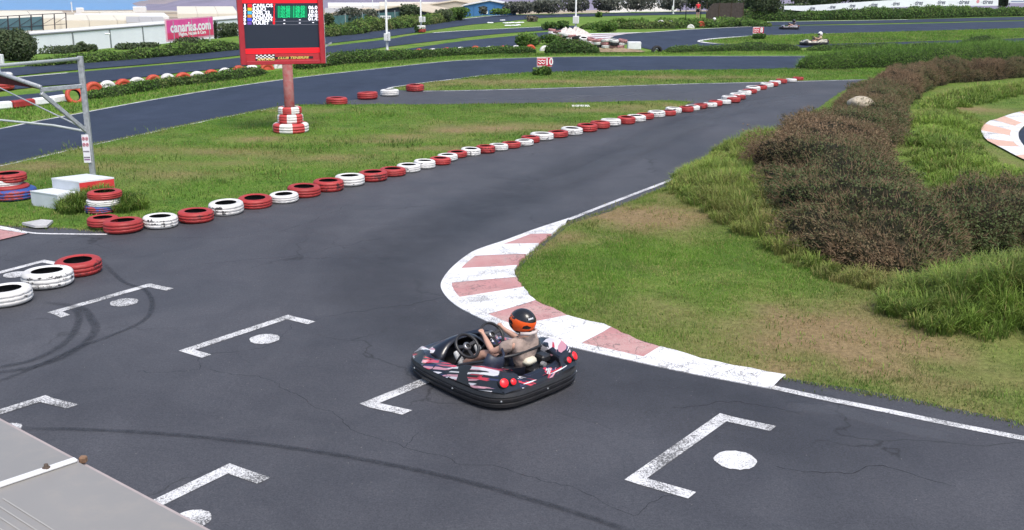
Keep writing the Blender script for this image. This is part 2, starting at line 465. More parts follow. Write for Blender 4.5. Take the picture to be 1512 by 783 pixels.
Fq = np.stack([ii*nA+jj, ii*nA+j2, (ii+1)*nA+j2, (ii+1)*nA+jj], -1).reshape(-1, 4)
far_a = np.clip((edge_d(V[:,0], V[:,1])-6)/10, 0, 1)
ground = np_mesh('ground', V, Fq[:, ::-1], ground_mat(), {'far': far_a}, smooth=True); tag(ground, kind='structure')
mb = MB(); mb.add([(0,0,-.03)]+[(.5*math.sin(a), .5*math.cos(a), -.03) for a in ang[::10]], [(0, (i+1)%22+1, i+1) for i in range(22)])

m_sea, nt, b, N, L = nodes_of('sea_water')
b.inputs['Base Color'].default_value = (.05,.24,.52,1); b.inputs['Roughness'].default_value = .35
bumpn(nt, noise_n(nt, objco(nt), .02, 4), .3, 2.0, b)
mb = MB(); mb.add([(-60000,2500,-100),(60000,2500,-100),(60000,90000,-100),(-60000,90000,-100)], [(0,1,2,3)])
tag(mb.build('sea', m_sea), kind='structure')

# ---- far hills running down to the coast from the right
def hill(name, D, prof, base, depth, col, seed):
    m, nt, b, N, L = nodes_of(name+'_hazed_rock')  # hill colours carry the purple grey of distance haze
    co = objco(nt); c = ramp(nt, noise_n(nt, scaled(nt, co, (1,1,2.5)), .004, 7, .7, .6), [(.3, tuple(x*.62 for x in col)), (.7, tuple(x*1.25 for x in col))])
    L(c, b.inputs['Base Color']); b.inputs['Roughness'].default_value = .95
    n = 90; R = 10; vs = []; px = np.linspace(prof[0][0], prof[-1][0], n)
    top = np.interp(px, [p[0] for p in prof], [p[1] for p in prof])
    for r in range(R):
        t = r/(R-1); dist = D + depth*t
        for k in range(n):
            pt = A(px[k], 0, dist); zt = A(px[k], top[k], D+depth).z
            zz = base + (zt-base)*(t**1.3)
            zz += noise.fractal(Vector((pt.x*.0012+seed, pt.y*.0012, 0)), 1, 2, 5)*max(0, zt-base)*.35*math.sin(math.pi*min(1, t*1.05))
            vs.append((pt.x, dist, zz))
    for k in range(n):
        pt = A(px[k], 0, D+depth*2); vs.append((pt.x, D+depth*2, base))
    fs = [(r*n+k, r*n+k+1, (r+1)*n+k+1, (r+1)*n+k) for r in range(R) for k in range(n-1)]
    o = MB().add(vs, fs).build(name, m, smooth=True); tag(o, kind='structure'); return o
hill('hills', 5200, [(120,12),(170,10),(205,3),(250,-6),(300,-16),(420,-36),(700,-50),(1100,-62),(1700,-70)], -104, 1500, (.28,.215,.215), 3)
hill('headland', 3300, [(215,13),(238,9),(252,3),(272,-1),(300,-4),(330,-10),(420,-30),(700,-40),(1800,-50)], -72, 700, (.20,.17,.24), 11)

# ---- tarmac
def poly_sheet(name, pts, z, material, step=None, zf=None, attrs=None, kind='structure', parent=None, edge_step=None):
    P = [Vector((p[0], p[1])) for p in pts]
    if edge_step:
        Q = []
        for i, p in enumerate(P):
            q = P[(i+1) % len(P)]; k = max(1, int((q-p).length/edge_step))
            Q += [p.lerp(q, j/k) for j in range(k)]
        P = Q
    n = len(P); inner = []
    if step:
        xs = [p.x for p in P]; ys = [p.y for p in P]
        gx, gy = np.meshgrid(np.arange(min(xs), max(xs), step), np.arange(min(ys), max(ys), step))
        C = np.stack([gx.ravel(), gy.ravel()], -1) + rng.uniform(-.25, .25, (gx.size, 2))*step
        inner = [Vector(c) for c in C[pip(C, P)]]
    vs, es, fs, *_ = delaunay_2d_cdt(P+inner, [(i, (i+1) % n) for i in range(n)], [], 1, 1e-4)
    x = np.array([v.x for v in vs]); y = np.array([v.y for v in vs])
    zz = zf(x, y) if zf else np.full(len(x), z)
    V = np.stack([x, y, zz], -1); F3 = np.array([f[:3] for f in fs])
    o = np_mesh(name, V, F3, material, {k: f(x, y) for k, f in (attrs or {}).items()}, parent)
    me = o.data; bm = bmesh.new(); bm.from_mesh(me)
    for f in bm.faces:
        if f.normal.z < 0: f.normal_flip()
    bm.to_mesh(me); bm.free()
    if kind: tag(o, kind=kind)
    return o
def GP(l): return [G(*p) for p in l]

C_UP = [(-500,283),(0,190),(108,169),(215,149),(330,130),(440,114.5),(560,101),(660,90.6),(720,87.5),(772,85.5),(840,84),(1000,83),(1205,82.7),(1512,82),(2100,81)]
tp = GP(smooth_path([Vector((*p,0)) for p in C_UP], 4) and [(v.x, v.y) for v in smooth_path([Vector((*p,0)) for p in C_UP], 4)])
main_poly = tp + [Vector((70,20,0)), Vector((40,-10,0)), Vector((-40,-10,0)), Vector((-60,10,0))]
track = poly_sheet('track', main_poly, 0.0, M_TAR)

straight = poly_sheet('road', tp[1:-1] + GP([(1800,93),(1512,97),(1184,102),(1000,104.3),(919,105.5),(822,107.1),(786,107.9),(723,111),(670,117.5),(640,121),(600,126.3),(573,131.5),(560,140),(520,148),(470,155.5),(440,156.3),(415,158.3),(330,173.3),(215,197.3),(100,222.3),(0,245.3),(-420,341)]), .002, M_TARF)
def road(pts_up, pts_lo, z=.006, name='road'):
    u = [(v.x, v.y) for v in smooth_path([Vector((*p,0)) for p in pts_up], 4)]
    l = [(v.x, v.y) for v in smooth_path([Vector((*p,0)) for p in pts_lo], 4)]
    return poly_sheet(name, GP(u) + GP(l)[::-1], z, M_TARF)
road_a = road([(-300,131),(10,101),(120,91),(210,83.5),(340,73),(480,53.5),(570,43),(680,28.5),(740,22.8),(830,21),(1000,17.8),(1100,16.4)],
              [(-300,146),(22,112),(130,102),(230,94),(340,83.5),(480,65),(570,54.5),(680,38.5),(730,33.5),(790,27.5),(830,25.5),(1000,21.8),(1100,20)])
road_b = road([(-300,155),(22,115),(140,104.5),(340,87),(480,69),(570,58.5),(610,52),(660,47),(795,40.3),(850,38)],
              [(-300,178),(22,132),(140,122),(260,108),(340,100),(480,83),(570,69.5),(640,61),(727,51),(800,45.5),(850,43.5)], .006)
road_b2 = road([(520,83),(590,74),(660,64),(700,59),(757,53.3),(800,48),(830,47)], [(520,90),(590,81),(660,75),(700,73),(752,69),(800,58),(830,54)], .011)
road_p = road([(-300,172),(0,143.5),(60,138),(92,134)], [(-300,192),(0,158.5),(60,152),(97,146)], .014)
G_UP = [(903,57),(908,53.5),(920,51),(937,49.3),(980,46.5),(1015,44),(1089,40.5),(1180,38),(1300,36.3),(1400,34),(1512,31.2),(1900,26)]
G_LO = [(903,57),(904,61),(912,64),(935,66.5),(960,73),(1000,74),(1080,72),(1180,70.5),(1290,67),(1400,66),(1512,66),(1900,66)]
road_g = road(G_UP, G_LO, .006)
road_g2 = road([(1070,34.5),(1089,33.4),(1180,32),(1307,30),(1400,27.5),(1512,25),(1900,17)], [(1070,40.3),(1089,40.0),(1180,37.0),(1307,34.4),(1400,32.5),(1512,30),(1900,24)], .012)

# ---- dry patches (world x, y, rx, ry, strength)
def ell(px, py, rx, ry, s):
    c = G(px, py); return (c.x, c.y, rx, ry, s)
DRY = [ell(1225,500,1.15,.85,1.3), ell(1310,470,.7,.8,.8), ell(1150,470,.6,.8,.5), ell(1290,548,.5,.35,.8), ell(1180,545,.8,.3,.6), ell(1400,575,.7,.4,.55), ell(945,325,1.0,.9,1.2), ell(900,312,.7,.9,.7),
       ell(985,300,.5,.8,.6), ell(840,352,.35,.5,.6), ell(975,470,.8,.7,.35), ell(1330,470,.5,1.2,.8), ell(1440,610,.8,.3,.6), ell(800,365,.3,.4,.5),
       ell(745,190,2.2,.9,.9), ell(690,196,1.6,.6,.7), ell(600,205,1.6,.5,.6), ell(640,222,1.5,.35,.8), ell(330,228,1.6,.6,.6), ell(380,208,1.0,.5,.8), ell(250,262,1.3,.6,.55), ell(490,236,1.5,.5,.45),
       ell(300,245,1.5,.4,.5), ell(60,250,2.5,.8,.7), ell(880,165,2.5,.8,.6), ell(960,160,2,.9,.6), ell(430,165,2.5,.6,.5), ell(180,225,2.0,.7,.5), ell(560,212,2,.3,.6),
       ell(760,123,5,1.2,.7), ell(1000,117,4,.9,.6), ell(640,127,3,.8,.5), ell(1420,190,1.6,1.8,.45), ell(1440,165,1.0,1.2,.5), ell(1400,235,1.2,1.2,.5)]
def dry(x, y):
    d = np.zeros_like(x)
    for cx, cy, rx, ry, s in DRY:
        q = ((x-cx)/rx)**2 + ((y-cy)/ry)**2
        d = np.maximum(d, s*np.exp(-q*.75))
    n = nz(x, y, 1.3)
    d = d*(.95+.45*nz(x, y, 3.1, 2)) + np.clip(.26*n-.03, 0, .5) + np.clip(.22*nz(x, y, 4.5, 6)-.06, 0, .4)
    return np.clip(d, 0, 1)

# ---- grass islands (slightly raised beds)
KIN = [(836,331),(812,349),(787,370.5),(772,383),(761,401),(763,415),(778,435),(790,447),(824,462.5),(855,475),(901,487),(947,508.5),(983,518),(1021,530),(1083,544),(1158,559)]
L_ISL = [(-420,372),(-180,352),(0,333.5),(78,338),(131,340.5),(160,343.5),(205,335),(262,322),(340,305),(420,288),(500,272),(600,247),(700,223),(800,200),(900,180),(950,170),(1000,160),(1021,151.5),(1010,150),(952,149.8),(850,152),(750,154),(600,155),(487,155.3),(440,156),(415,158),(330,173),(215,197),(100,222),(0,245),(-420,340)]
W_ISL = [(573,132.2),(600,127),(640,121.5),(670,118),(723,111.5),(786,108.3),(822,107.5),(919,105.9),(1000,104.7),(1184,102.4),(1420,100),(2000,96),(2000,106),(1420,114),(1279,117.3),(1130,121),(1000,124),(830,129.5),(670,133.6),(600,134.2)]
R_FRONT = KIN + [(1200,567.5),(1246,577),(1328,589.5),(1410,606),(1512,626),(1760,678),(2100,745)]
R_BACK = [(2300,95),(1700,108),(1420,114.5),(1273,118),(1236,138),(1199,164),(1173,190),(1150,209),(1073,241),(1010,270),(900,311)]
def isl_z(poly, base):
    P = np.array([(p[0], p[1]) for p in poly])
    def f(x, y):
        best = np.full(x.shape, 1e9)
        for i in range(len(P)):
            a, b = P[i], P[(i+1) % len(P)]; dx, dy = b-a; L2 = dx*dx+dy*dy+1e-9
            t = np.clip(((x-a[0])*dx+(y-a[1])*dy)/L2, 0, 1); best = np.minimum(best, np.hypot(x-a[0]-t*dx, y-a[1]-t*dy))
        s = np.clip(best/.5, 0, 1)
        return -.006 + s*base + s*.02*nz(x, y, 1.7)
    return f
R_POLY = GP(R_FRONT) + GP(R_BACK)
L_POLY = GP(L_ISL); W_POLY = GP(W_ISL)
def jag(poly, step, amp):
    out = []; n = len(poly)
    for i in range(n):
        p, q = Vector(poly[i]), Vector(poly[(i+1) % n]); k = max(1, int((q-p).length/step)); t = (q-p).normalized(); nn = Vector((-t.y, t.x, 0))
        for j in range(k):
            s = p.lerp(q, j/k); a = noise.noise(Vector((s.x*2.3, s.y*2.3, 3)))*amp + noise.noise(Vector((s.x*7, s.y*7, 9)))*amp*.6
            out.append(s + nn*a)
    return out
R_POLY = jag(R_POLY, .25, .07); L_POLY = jag(L_POLY, .5, .08); W_POLY = jag(W_POLY, .8, .1)
# mounds of the right-hand bank
MND = [(4.9,21.3,1.3,1.9,.32),(6.6,25.8,1.5,2.6,.38),(5.4,18.2,1.0,1.6,.28),(7.6,13.1,1.8,.95,.42),(9.8,13.3,2.4,1.1,.5),(12.8,33,2.6,2.5,.25),(10.8,27,2.2,2.6,.35)]
def mound(x, y):
    z = np.zeros_like(x)
    for cx, cy, rx, ry, h in MND: z = z + h*np.exp(-(((x-cx)/rx)**2 + ((y-cy)/ry)**2))
    return z
zR0 = isl_z(R_POLY, .05)
zR = lambda x, y: zR0(x, y) + mound(x, y)
zL = isl_z(L_POLY, .06); zW = isl_z(W_POLY, .08)
soilR = poly_sheet('grass_bed', R_POLY, 0, M_LAWN, .45, zR, {'dry': lambda x, y: np.clip(dry(x, y)*1.1+.12, 0, 1)})
soilL = poly_sheet('grass_bed', L_POLY, 0, M_LAWN, .55, zL, {'dry': lambda x, y: np.clip(dry(x, y)*1.0, 0, 1)})
soilW = poly_sheet('grass_bed', W_POLY, 0, M_LAWN, .9, zW, {'dry': lambda x, y: np.clip(dry(x, y)*1.0, 0, 1)})

# ---- hairpin kerb, foreground
M_KEDGE = M_KW
KOUT = [(839,323),(790,339),(747,355),(718,364.5),(695,374),(668,395),(652,416.5),(654,432),(671,450),(701,467),(747,487),(793,502),(855,516),(953,538),(1021,552.5),(1140,575)]
def resample(pts, n):
    P = [Vector(p) for p in pts]; d = [0]
    for a, b in zip(P[:-1], P[1:]): d.append(d[-1]+(b-a).length)
    out = []
    for i in range(n):
        s = d[-1]*i/(n-1); k = 0
        while k < len(d)-2 and d[k+1] < s: k += 1
        t = (s-d[k])/max(1e-9, d[k+1]-d[k]); out.append(P[k].lerp(P[k+1], t))
    return out
kerb = empty('kerb'); tag(kerb, kind='structure')
ko = resample(smooth_path(GP(KOUT), 8), 400)
# outer white border line
def near_i(path, p):
    return min(range(len(path)), key=lambda i: (path[i]-p).length)
# stripe boundaries: (outer px, inner px), alternating white / red
cuts = [((839,323),(836,331)), ((772,346),(810,348)), ((743,362.5),(794,363)), ((703,380),(786,379)), ((678.5,398),(765,396)), ((664.5,419.5),(761,413.5)), ((674,441.7),(770,428.5)), ((716.5,467),(792,448)), ((750,485),(845,469)), ((862,507),(901,488.5)), ((950,528.5),(976,516)), ((1140,575),(1158,559))]
kin_w = resample(smooth_path(GP(KIN), 6), 400)
border_in = []
for i, p in enumerate(ko):
    t = ko[min(i+1,399)]-ko[max(i-1,0)]; t.normalize(); nn = Vector((-t.y, t.x, 0))
    q = kin_w[near_i(kin_w, p)]
    if nn.dot(q-p) < 0: nn = -nn
    wd = .17*min(1, (399-i)/60+.02)*min(1, i/30+.1)
    border_in.append(p+nn*wd)
mbk = MB(); mbk.add([(p.x,p.y,.012) for p in ko]+[(p.x,p.y,.024) for p in border_in]+[(p.x,p.y,-.01) for p in ko], [(i,i+1,401+i,400+i) for i in range(399)]+[(800+i,801+i,i+1,i) for i in range(399)])
mbk.build('kerb_border', M_KW, kerb)
bi = [near_i(border_in, G(*c[0])) for c in cuts]; ki = [near_i(kin_w, G(*c[1])) for c in cuts]
bi[0] = ki[0] = 0; bi[-1] = ki[-1] = 399
def kerb_z(t): return .026 + .022*t
for s in range(len(cuts)-1):
    n = 9; o_ = [border_in[round(bi[s]+(bi[s+1]-bi[s])*k/(n-1))] for k in range(n)]; i_ = [kin_w[round(ki[s]+(ki[s+1]-ki[s])*k/(n-1))] for k in range(n)]
    vs = []; fs = []
    for r in range(4):
        t = r/3
        for k in range(n):
            p = o_[k].lerp(i_[k], t)
            if r == 3:
                p = p + Vector((noise.noise(p*6)*.05, noise.noise(p*6+Vector((5,2,1)))*.05, 0))
            vs.append((p.x, p.y, kerb_z(t) - (.0 if s % 2 == 0 else .003)))
    for r in range(3):
        for k in range(n-1): fs.append((r*n+k, r*n+k+1, (r+1)*n+k+1, (r+1)*n+k))
    vs += [(vs[3*n+k][0], vs[3*n+k][1], -.01) for k in range(n)]
    fs += [(3*n+k, 3*n+k+1, 4*n+k+1, 4*n+k) for k in range(n-1)]
    MB().add(vs, fs).build('kerb_block', M_KW if s % 2 == 0 else M_KR, kerb)

# ---- painted edge lines (children of the track)
def line(pts, w, z=.006, parent=track, name='edge_line', m=M_LINE, sm=6):
    p = smooth_path(GP(pts), sm) if sm else GP(pts)
    return offset_strip(p, -w/2, w/2, z).build(name, m, parent)
line([(839,325),(900,301),(1007,260.5),(1073,238),(1110,224)], .11)
line([(1130,570),(1200,585.5),(1300,605.5),(1400,626),(1512,648),(1800,705)], .115, m=M_BOX)
line([(-420,283),(0,190.5),(108,169.5),(215,149.5),(330,130.5),(440,115),(560,101.5),(660,91),(720,88),(772,86)], .13)
line([(772,86),(840,84.5),(1000,83.5),(1205,83.2)], .12)
line([(-420,343),(0,246),(100,223),(215,198),(330,174),(415,158.8),(440,156.8),(487,156)], .14)
line([(600,156),(750,155),(850,153),(952,150.8)], .09)
line([(598,134.8),(670,134.4),(830,130.3),(1000,124.8),(1130,121.8),(1279,118)], .13)
line([(571,133),(578,129.5),(600,126),(640,120.6),(670,117.2),(723,110.8),(770,108.6)], .18)
line([(800,107.5),(822,106.9),(919,105.2),(1000,104.1)], .13)
line([(-60,329),(0,335),(46,344.3),(100,346),(158,346.5)], .075, m=M_KW)
# left kerb fragment
lk = empty('kerb'); tag(lk, kind='structure')
for k, (q, mm) in enumerate([([(0,335.5),(44,344.8),(39,346.5),(0,340)], M_KW), ([(0,340.4),(38.5,346.8),(0,356)], M_KR), ([(-60,330),(-.5,335.5),(-.5,340),(-70,345)], M_KW), ([(-70,345.5),(-.5,340.5),(-.5,356),(-80,366)], M_KR)]):
    poly_sheet('kerb_block', GP(q), .022, mm, kind=None, parent=lk)
# right-hand hairpin kerb and its road
rk = empty('kerb'); tag(rk, kind='structure')
rk_out = [(1640,160),(1570,161),(1512,168),(1482,176),(1465,184),(1457,189),(1451,195),(1447.5,200),(1450,206),(1457,215),(1474,227),(1494,238),(1512,245),(1560,258),(1640,275)]
rk_in = [(1640,178),(1570,181),(1530,186),(1514,190.5),(1508,195),(1504,200),(1503,206),(1505,212),(1509,219),(1515,225),(1530,232),(1560,240),(1640,252)]
def zat(p): return float(zR(np.array([p.x]), np.array([p.y]))[0])
ro = resample(smooth_path(GP(rk_out), 6), 61); ri = resample(smooth_path(GP(rk_in), 6), 61)
edge_w = [ri[i].lerp(ro[i], .22) for i in range(61)]
for s in range(12):
    vs = []; n = 6
    for a in (edge_w, ro):
        for k in range(n):
            p = a[s*5+k]; vs.append((p.x, p.y, max(.10, zat(p)+.045)))
    MB().add(vs, [(k, k+1, n+k+1, n+k) for k in range(n-1)]).build('kerb_block', M_KW if s % 2 else mat('kerb_pale_terracotta', (.56,.37,.29), .8, .2, var=.12), rk)
MB().add([(p.x, p.y, max(.10, zat(p)+.048)) for p in ri]+[(p.x, p.y, max(.10, zat(p)+.048)) for p in edge_w], [(i,i+1,62+i,61+i) for i in range(60)]).build('kerb_border', M_KFW, rk)
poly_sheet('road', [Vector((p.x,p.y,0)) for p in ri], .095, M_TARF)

# ---- start-grid boxes (outer corner, arm ends) and dots
def bracket(a, c1, c2, b, w, name='grid_box'):
    # a = end of near arm, c1/c2 = corners of the front bar, b = end of far arm (inner side on the kart side)
    A_, C1, C2, B_ = [G(*p) if p else None for p in (a, c1, c2, b)]
    d = (C2-C1).normalized(); n = ((A_-C1) if A_ else (B_-C2)); n = (n - d*n.dot(d)).normalized()
    mb = MB(); z = .006
    if A_ is not None:
        e = (A_-C1); pts = [C1, C2 if not B_ else C2, C2 + n*w - (d*w*0), C1 + n*w]
    pts = [C1, C2, C2+n*w, C1+n*w]
    mb.add([(p.x,p.y,z) for p in pts], [(0,1,2,3)])
    if A_ is not None:
        q = [C1+n*w*1.0, C1+d*w+n*w, A_+d*w, A_]; mb.add([(p.x,p.y,z) for p in q], [(0,1,2,3)])
    if B_ is not None:
        q = [C2-d*w+n*w, C2+n*w, B_, B_-d*w]; mb.add([(p.x,p.y,z) for p in q], [(0,1,2,3)])
    return mb.build(name, M_BOX, track)
bracket((1016,737), (922,709), (1063,611), (1146,630), .15)
bracket((298,529), (264,518.5), (425,465.5), (466,475.5), .14)
bracket((90,469.5), (70,462), (221,419), (257,426.5), .14)
bracket((594,613), (531,597), (700,529), None, .15)
bracket(None, (-40,617.5), (68,584), (116,598), .14)
bracket(None, (170,766), (339,685), (399,706), .15)
bracket(None, (-60,417), (65,384), (100,391), .13)
def dot(px, py, r, name='grid_dot'):
    c = G(px, py); n = 28
    MB().add([(c.x+r*(1+.04*math.sin(5*k))*math.cos(2*math.pi*k/n), c.y+r*(1+.04*math.cos(3*k))*math.sin(2*math.pi*k/n), .006) for k in range(n)], [tuple(range(n))]).build(name, M_BOX, track)
for px, py, w in [(1086,680,62),(391,501,44),(183.5,447,40),(283,768,58),(23,406,34),(10,634,42)]:
    dot(px, py, w/2/pxm(G(px, py)))

# ---- rubber marks, polished streaks
def soft_mat(name, col, k, sx=9.0):
    m, nt, b, N, L = nodes_of(name); out = nt.nodes['Material Output']
    b.inputs['Base Color'].default_value = (*col, 1); b.inputs['Roughness'].default_value = .6
    t = N('ShaderNodeBsdfTransparent'); mx = N('ShaderNodeMixShader')
    n = noise_n(nt, objco(nt), sx, 5, .7)
    f = mth(nt, 'MULTIPLY', ramp(nt, n, [(.25, (.25,)*3), (.7, (1,1,1))]), mth(nt, 'MULTIPLY', attr(nt, 'edge'), k))
    L(f, mx.inputs[0]); L(t.outputs[0], mx.inputs[1]); L(b.outputs[0], mx.inputs[2]); L(mx.outputs[0], out.inputs['Surface'])
    return m
M_SKID = soft_mat('rubber_mark', (.018,.018,.020), .55)
M_RUB = soft_mat('rubbered_tarmac', (.034,.035,.042), .4, .8)
M_POL = soft_mat('polished_tarmac', (.12,.125,.14), .4, 1.5)
def mark(pts, w, z, m, name):
    p = smooth_path(GP(pts), 8); n = len(p); rows = []
    for i, q in enumerate(p):
        t = p[min(i+1,n-1)]-p[max(i-1,0)]; t.normalize(); nn = Vector((-t.y, t.x, 0)); rows.append([q+nn*w*k for k in (-.5,-.25,0,.25,.5)])
    V = np.array([(v.x, v.y, z) for r in rows for v in r]); e = np.array([[0,.8,1,.8,0] for _ in rows])
    fade = np.minimum(1, np.minimum(np.arange(n), np.arange(n)[::-1])/max(2, n*.12))[:, None]
    F4 = np.array([(i*5+k, i*5+k+1, (i+1)*5+k+1, (i+1)*5+k) for i in range(n-1) for k in range(4)])
    return np_mesh(name, V, F4, m, {'edge': (e*fade).ravel()}, track)
mark([(140,375),(180,415),(213,428),(225,450),(212,474),(160,498),(110,516),(40,548),(-60,585)], .10, .010, M_SKID, 'rubber_mark')
mark([(60,447),(118,455),(136,474),(140,490),(118,513),(60,540),(-60,560)], .15, .011, M_SKID, 'rubber_mark')
mark([(100,452),(116,464),(113,485),(92,510),(40,535),(-60,552)], .13, .012, M_SKID, 'rubber_mark')
mark([(20,634),(120,635),(260,643),(420,661),(560,684),(700,715),(880,768),(960,800)], .10, .009, M_SKID, 'rubber_mark')
def crack(pts, w):
    p = resample(smooth_path(GP(pts), 6), 90); q = [v+Vector((noise.noise(v*2.3)*.10+noise.noise(v*9)*.04, noise.noise(v*2.3+Vector((7,1,3)))*.12+noise.noise(v*9+Vector((3,3,3)))*.05, 0)) for v in p]
    n = len(q); V = []
    for i, v in enumerate(q):
        t = q[min(i+1,n-1)]-q[max(i-1,0)]; t.normalize(); nn = Vector((-t.y,t.x,0)); ww = w*(.5+.9*abs(noise.noise(v*5))); V += [v-nn*ww, v, v+nn*ww]
    F4 = np.array([(i*3+k, i*3+k+1, (i+1)*3+k+1, (i+1)*3+k) for i in range(n-1) for k in range(2)])
    np_mesh('tarmac_crack', np.array([(v.x, v.y, .0035) for v in V]), F4, M_CRK, {'edge': np.tile([0,1,0], n)}, track)
M_CRK = soft_mat('crack_dark', (.014,.014,.015), .75, 2.5)
for c_ in ([(300,548),(380,556),(440,588),(520,628),(600,662),(700,684),(780,702),(860,728),(930,756)],[(430,480),(395,512),(300,526),(285,548),(200,550)],[(440,478),(520,462),(600,450),(660,440)],[(930,757),(975,745),(995,735)],[(620,640),(600,662)],[(100,372),(200,352),(330,350),(430,338),(520,300)],[(0,382),(60,392),(180,376)],[(300,390),(420,380),(560,352)],[(1150,690),(1230,700),(1300,690),(1420,720)],[(1000,600),(1100,596),(1180,612)],[(20,360),(60,352)]): crack(c_, .0095)
mark([(780,275),(850,262),(900,240),(980,205),(1040,185),(1100,172)], .9, .004, M_POL, 'polished_streak')
mark([(900,222),(1000,190),(1060,170),(1110,158),(1180,150)], 1.2, .005, M_POL, 'polished_streak')
mark([(960,170),(1050,168),(1120,150),(1200,140)], 1.0, .0045, M_POL, 'polished_streak')
mark([(1400,700),(1180,640),(960,580),(820,545),(700,500),(600,455),(560,415),(580,370),(680,320),(820,265),(960,205),(1100,150),(1220,124)], 2.2, .0030, M_RUB, 'rubbered_line')
mark([(660,148),(800,146),(900,141),(1000,140)], .8, .004, M_POL, 'polished_streak')
mark([(880,147),(925,139),(955,127)], .15, .0055, M_POL, 'polished_streak')
mark([(1160,600),(1240,608),(1330,632),(1420,650)], .3, .004, M_POL, 'polished_streak')

# ================================================================== GRASS AND GROWTH
def blades(name, P, h, w, lean, tint, dryv, material, seg=1, kind='stuff', parent=None, base_sink=.01):
    n = len(P); a = rng.uniform(0, 2*math.pi, n); la = rng.uniform(0, 2*math.pi, n)
    dx, dy = np.cos(a)*w/2, np.sin(a)*w/2; ln = lean*h*rng.uniform(.3, 1.3, n)
    ox, oy = np.cos(la)*ln, np.sin(la)*ln
    x, y, z = P[:,0], P[:,1], P[:,2]-base_sink
    if seg == 1:
        V = np.empty((n, 3, 3)); V[:,0] = np.stack([x-dx, y-dy, z], -1); V[:,1] = np.stack([x+dx, y+dy, z], -1); V[:,2] = np.stack([x+ox, y+oy, z+h], -1)
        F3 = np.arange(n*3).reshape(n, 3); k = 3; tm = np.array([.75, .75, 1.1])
    else:
        V = np.empty((n, 5, 3)); V[:,0] = np.stack([x-dx, y-dy, z], -1); V[:,1] = np.stack([x+dx, y+dy, z], -1)
        mx, my, mz = x+ox*.3, y+oy*.3, z+h*.65
        V[:,2] = np.stack([mx-dx*.8, my-dy*.8, mz], -1); V[:,3] = np.stack([mx+dx*.8, my+dy*.8, mz], -1)
        V[:,4] = np.stack([x+ox, y+oy, z+h*(1-.28*np.minimum(1, ln/h*.9))], -1)
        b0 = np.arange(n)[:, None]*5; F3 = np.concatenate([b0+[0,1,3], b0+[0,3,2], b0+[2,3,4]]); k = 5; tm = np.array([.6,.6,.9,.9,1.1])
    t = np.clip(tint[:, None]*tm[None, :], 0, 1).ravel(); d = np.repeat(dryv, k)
    o = np_mesh(name, V.reshape(-1, 3), F3, material, {'tint': t, 'dry': d}, parent)
    if kind: tag(o, kind=kind)
    return o
def sample(poly, dens):
    xs = [p[0] for p in poly]; ys = [p[1] for p in poly]
    n = int((max(xs)-min(xs))*(max(ys)-min(ys))*dens)
    P = np.stack([rng.uniform(min(xs), max(xs), n), rng.uniform(min(ys), max(ys), n)], -1)
    return P[pip(P, poly)]
def lawn(name, label, P, zf, hmin, hmax, w, lean=.5):
    x, y = P[:,0], P[:,1]; z = zf(x, y); d0 = dry(x, y)
    keep = rng.uniform(0, 1, len(x)) > d0*.35; x, y, z, d0 = x[keep], y[keep], z[keep], d0[keep]; n = len(x)
    t = np.clip(.46+.30*nz(x, y, .55, 5)+.16*nz(x, y, 2.6, 3)+rng.normal(0, .15, n), 0, 1)
    d = np.clip(d0*1.15+rng.normal(0, .18, n), 0, 1); d[rng.uniform(0,1,n) < .05] = .7
    h = rng.uniform(hmin, hmax, n)*(1+.35*nz(x, y, 2.2, 8))*(1-.45*d0)
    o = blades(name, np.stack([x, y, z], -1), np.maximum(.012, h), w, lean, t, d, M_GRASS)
    tag(o, label, 'grass', kind='stuff'); return o
cx_clip = lambda P: P[(np.abs(P[:,0]) < P[:,1]*.55+.8)]
PR = cx_clip(sample(R_POLY, 260)); 
near = GP([(836,331),(761,401),(763,415),(790,447),(855,475),(901,487),(983,518),(1158,559),(1246,577),(1410,606),(1512,626),(1700,665),(1700,440),(1330,400),(1180,300),(1073,241),(900,311)])
PN = cx_clip(sample(near, 2300)); PN = PN[pip(PN, R_POLY)]
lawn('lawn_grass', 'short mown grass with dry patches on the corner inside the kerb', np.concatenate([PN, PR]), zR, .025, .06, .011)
PL = cx_clip(sample(L_POLY, 520)); lawn('lawn_grass', 'mown grass of the long island behind the tyre row', PL, zL, .03, .06, .018)
PW = cx_clip(sample(W_POLY, 190)); lawn('lawn_grass', 'narrow grass strip between the two middle tracks', PW, zW, .05, .10, .03)
# verge beyond the main straight
V_POLY = GP([(-300,232),(0,187),(108,166),(215,146.5),(330,127.5),(440,112),(560,98.5),(660,88),(720,85),(840,81.5),(1000,80.5),(1205,80),(1205,74),(1000,76),(880,77.5),(800,78.5),(660,81),(570,90),(480,96),(330,115),(200,133),(95,150),(0,163),(-300,195)])
PV = cx_clip(sample(V_POLY, 130)); lawn('lawn_grass', 'grass verge along the far side of the main straight', PV, lambda x, y: np.full_like(x, -.02), .06, .12, .04)
V2 = GP([(1033,62),(1114,53.5),(1300,48.5),(1512,42.5),(1512,56),(1420,59.5),(1270,64),(1180,66),(1110,66.5)])
bedG = poly_sheet('grass_bed', jag(GP([(1036,61.8),(1060,57.5),(1114,53.2),(1200,50.5),(1300,48),(1512,42),(1900,36),(1900,50),(1512,57),(1420,60),(1270,64.3),(1180,66.5),(1110,67),(1060,65)]), 1.0, .12), .03, M_LAWN, None, None, {'dry': lambda x, y: np.full_like(x, .15)})
PV2 = cx_clip(sample(V2, 60)); lawn('lawn_grass', 'bright grass inside the far hairpin', PV2, lambda x, y: np.full_like(x, .02), .08, .16, .06)

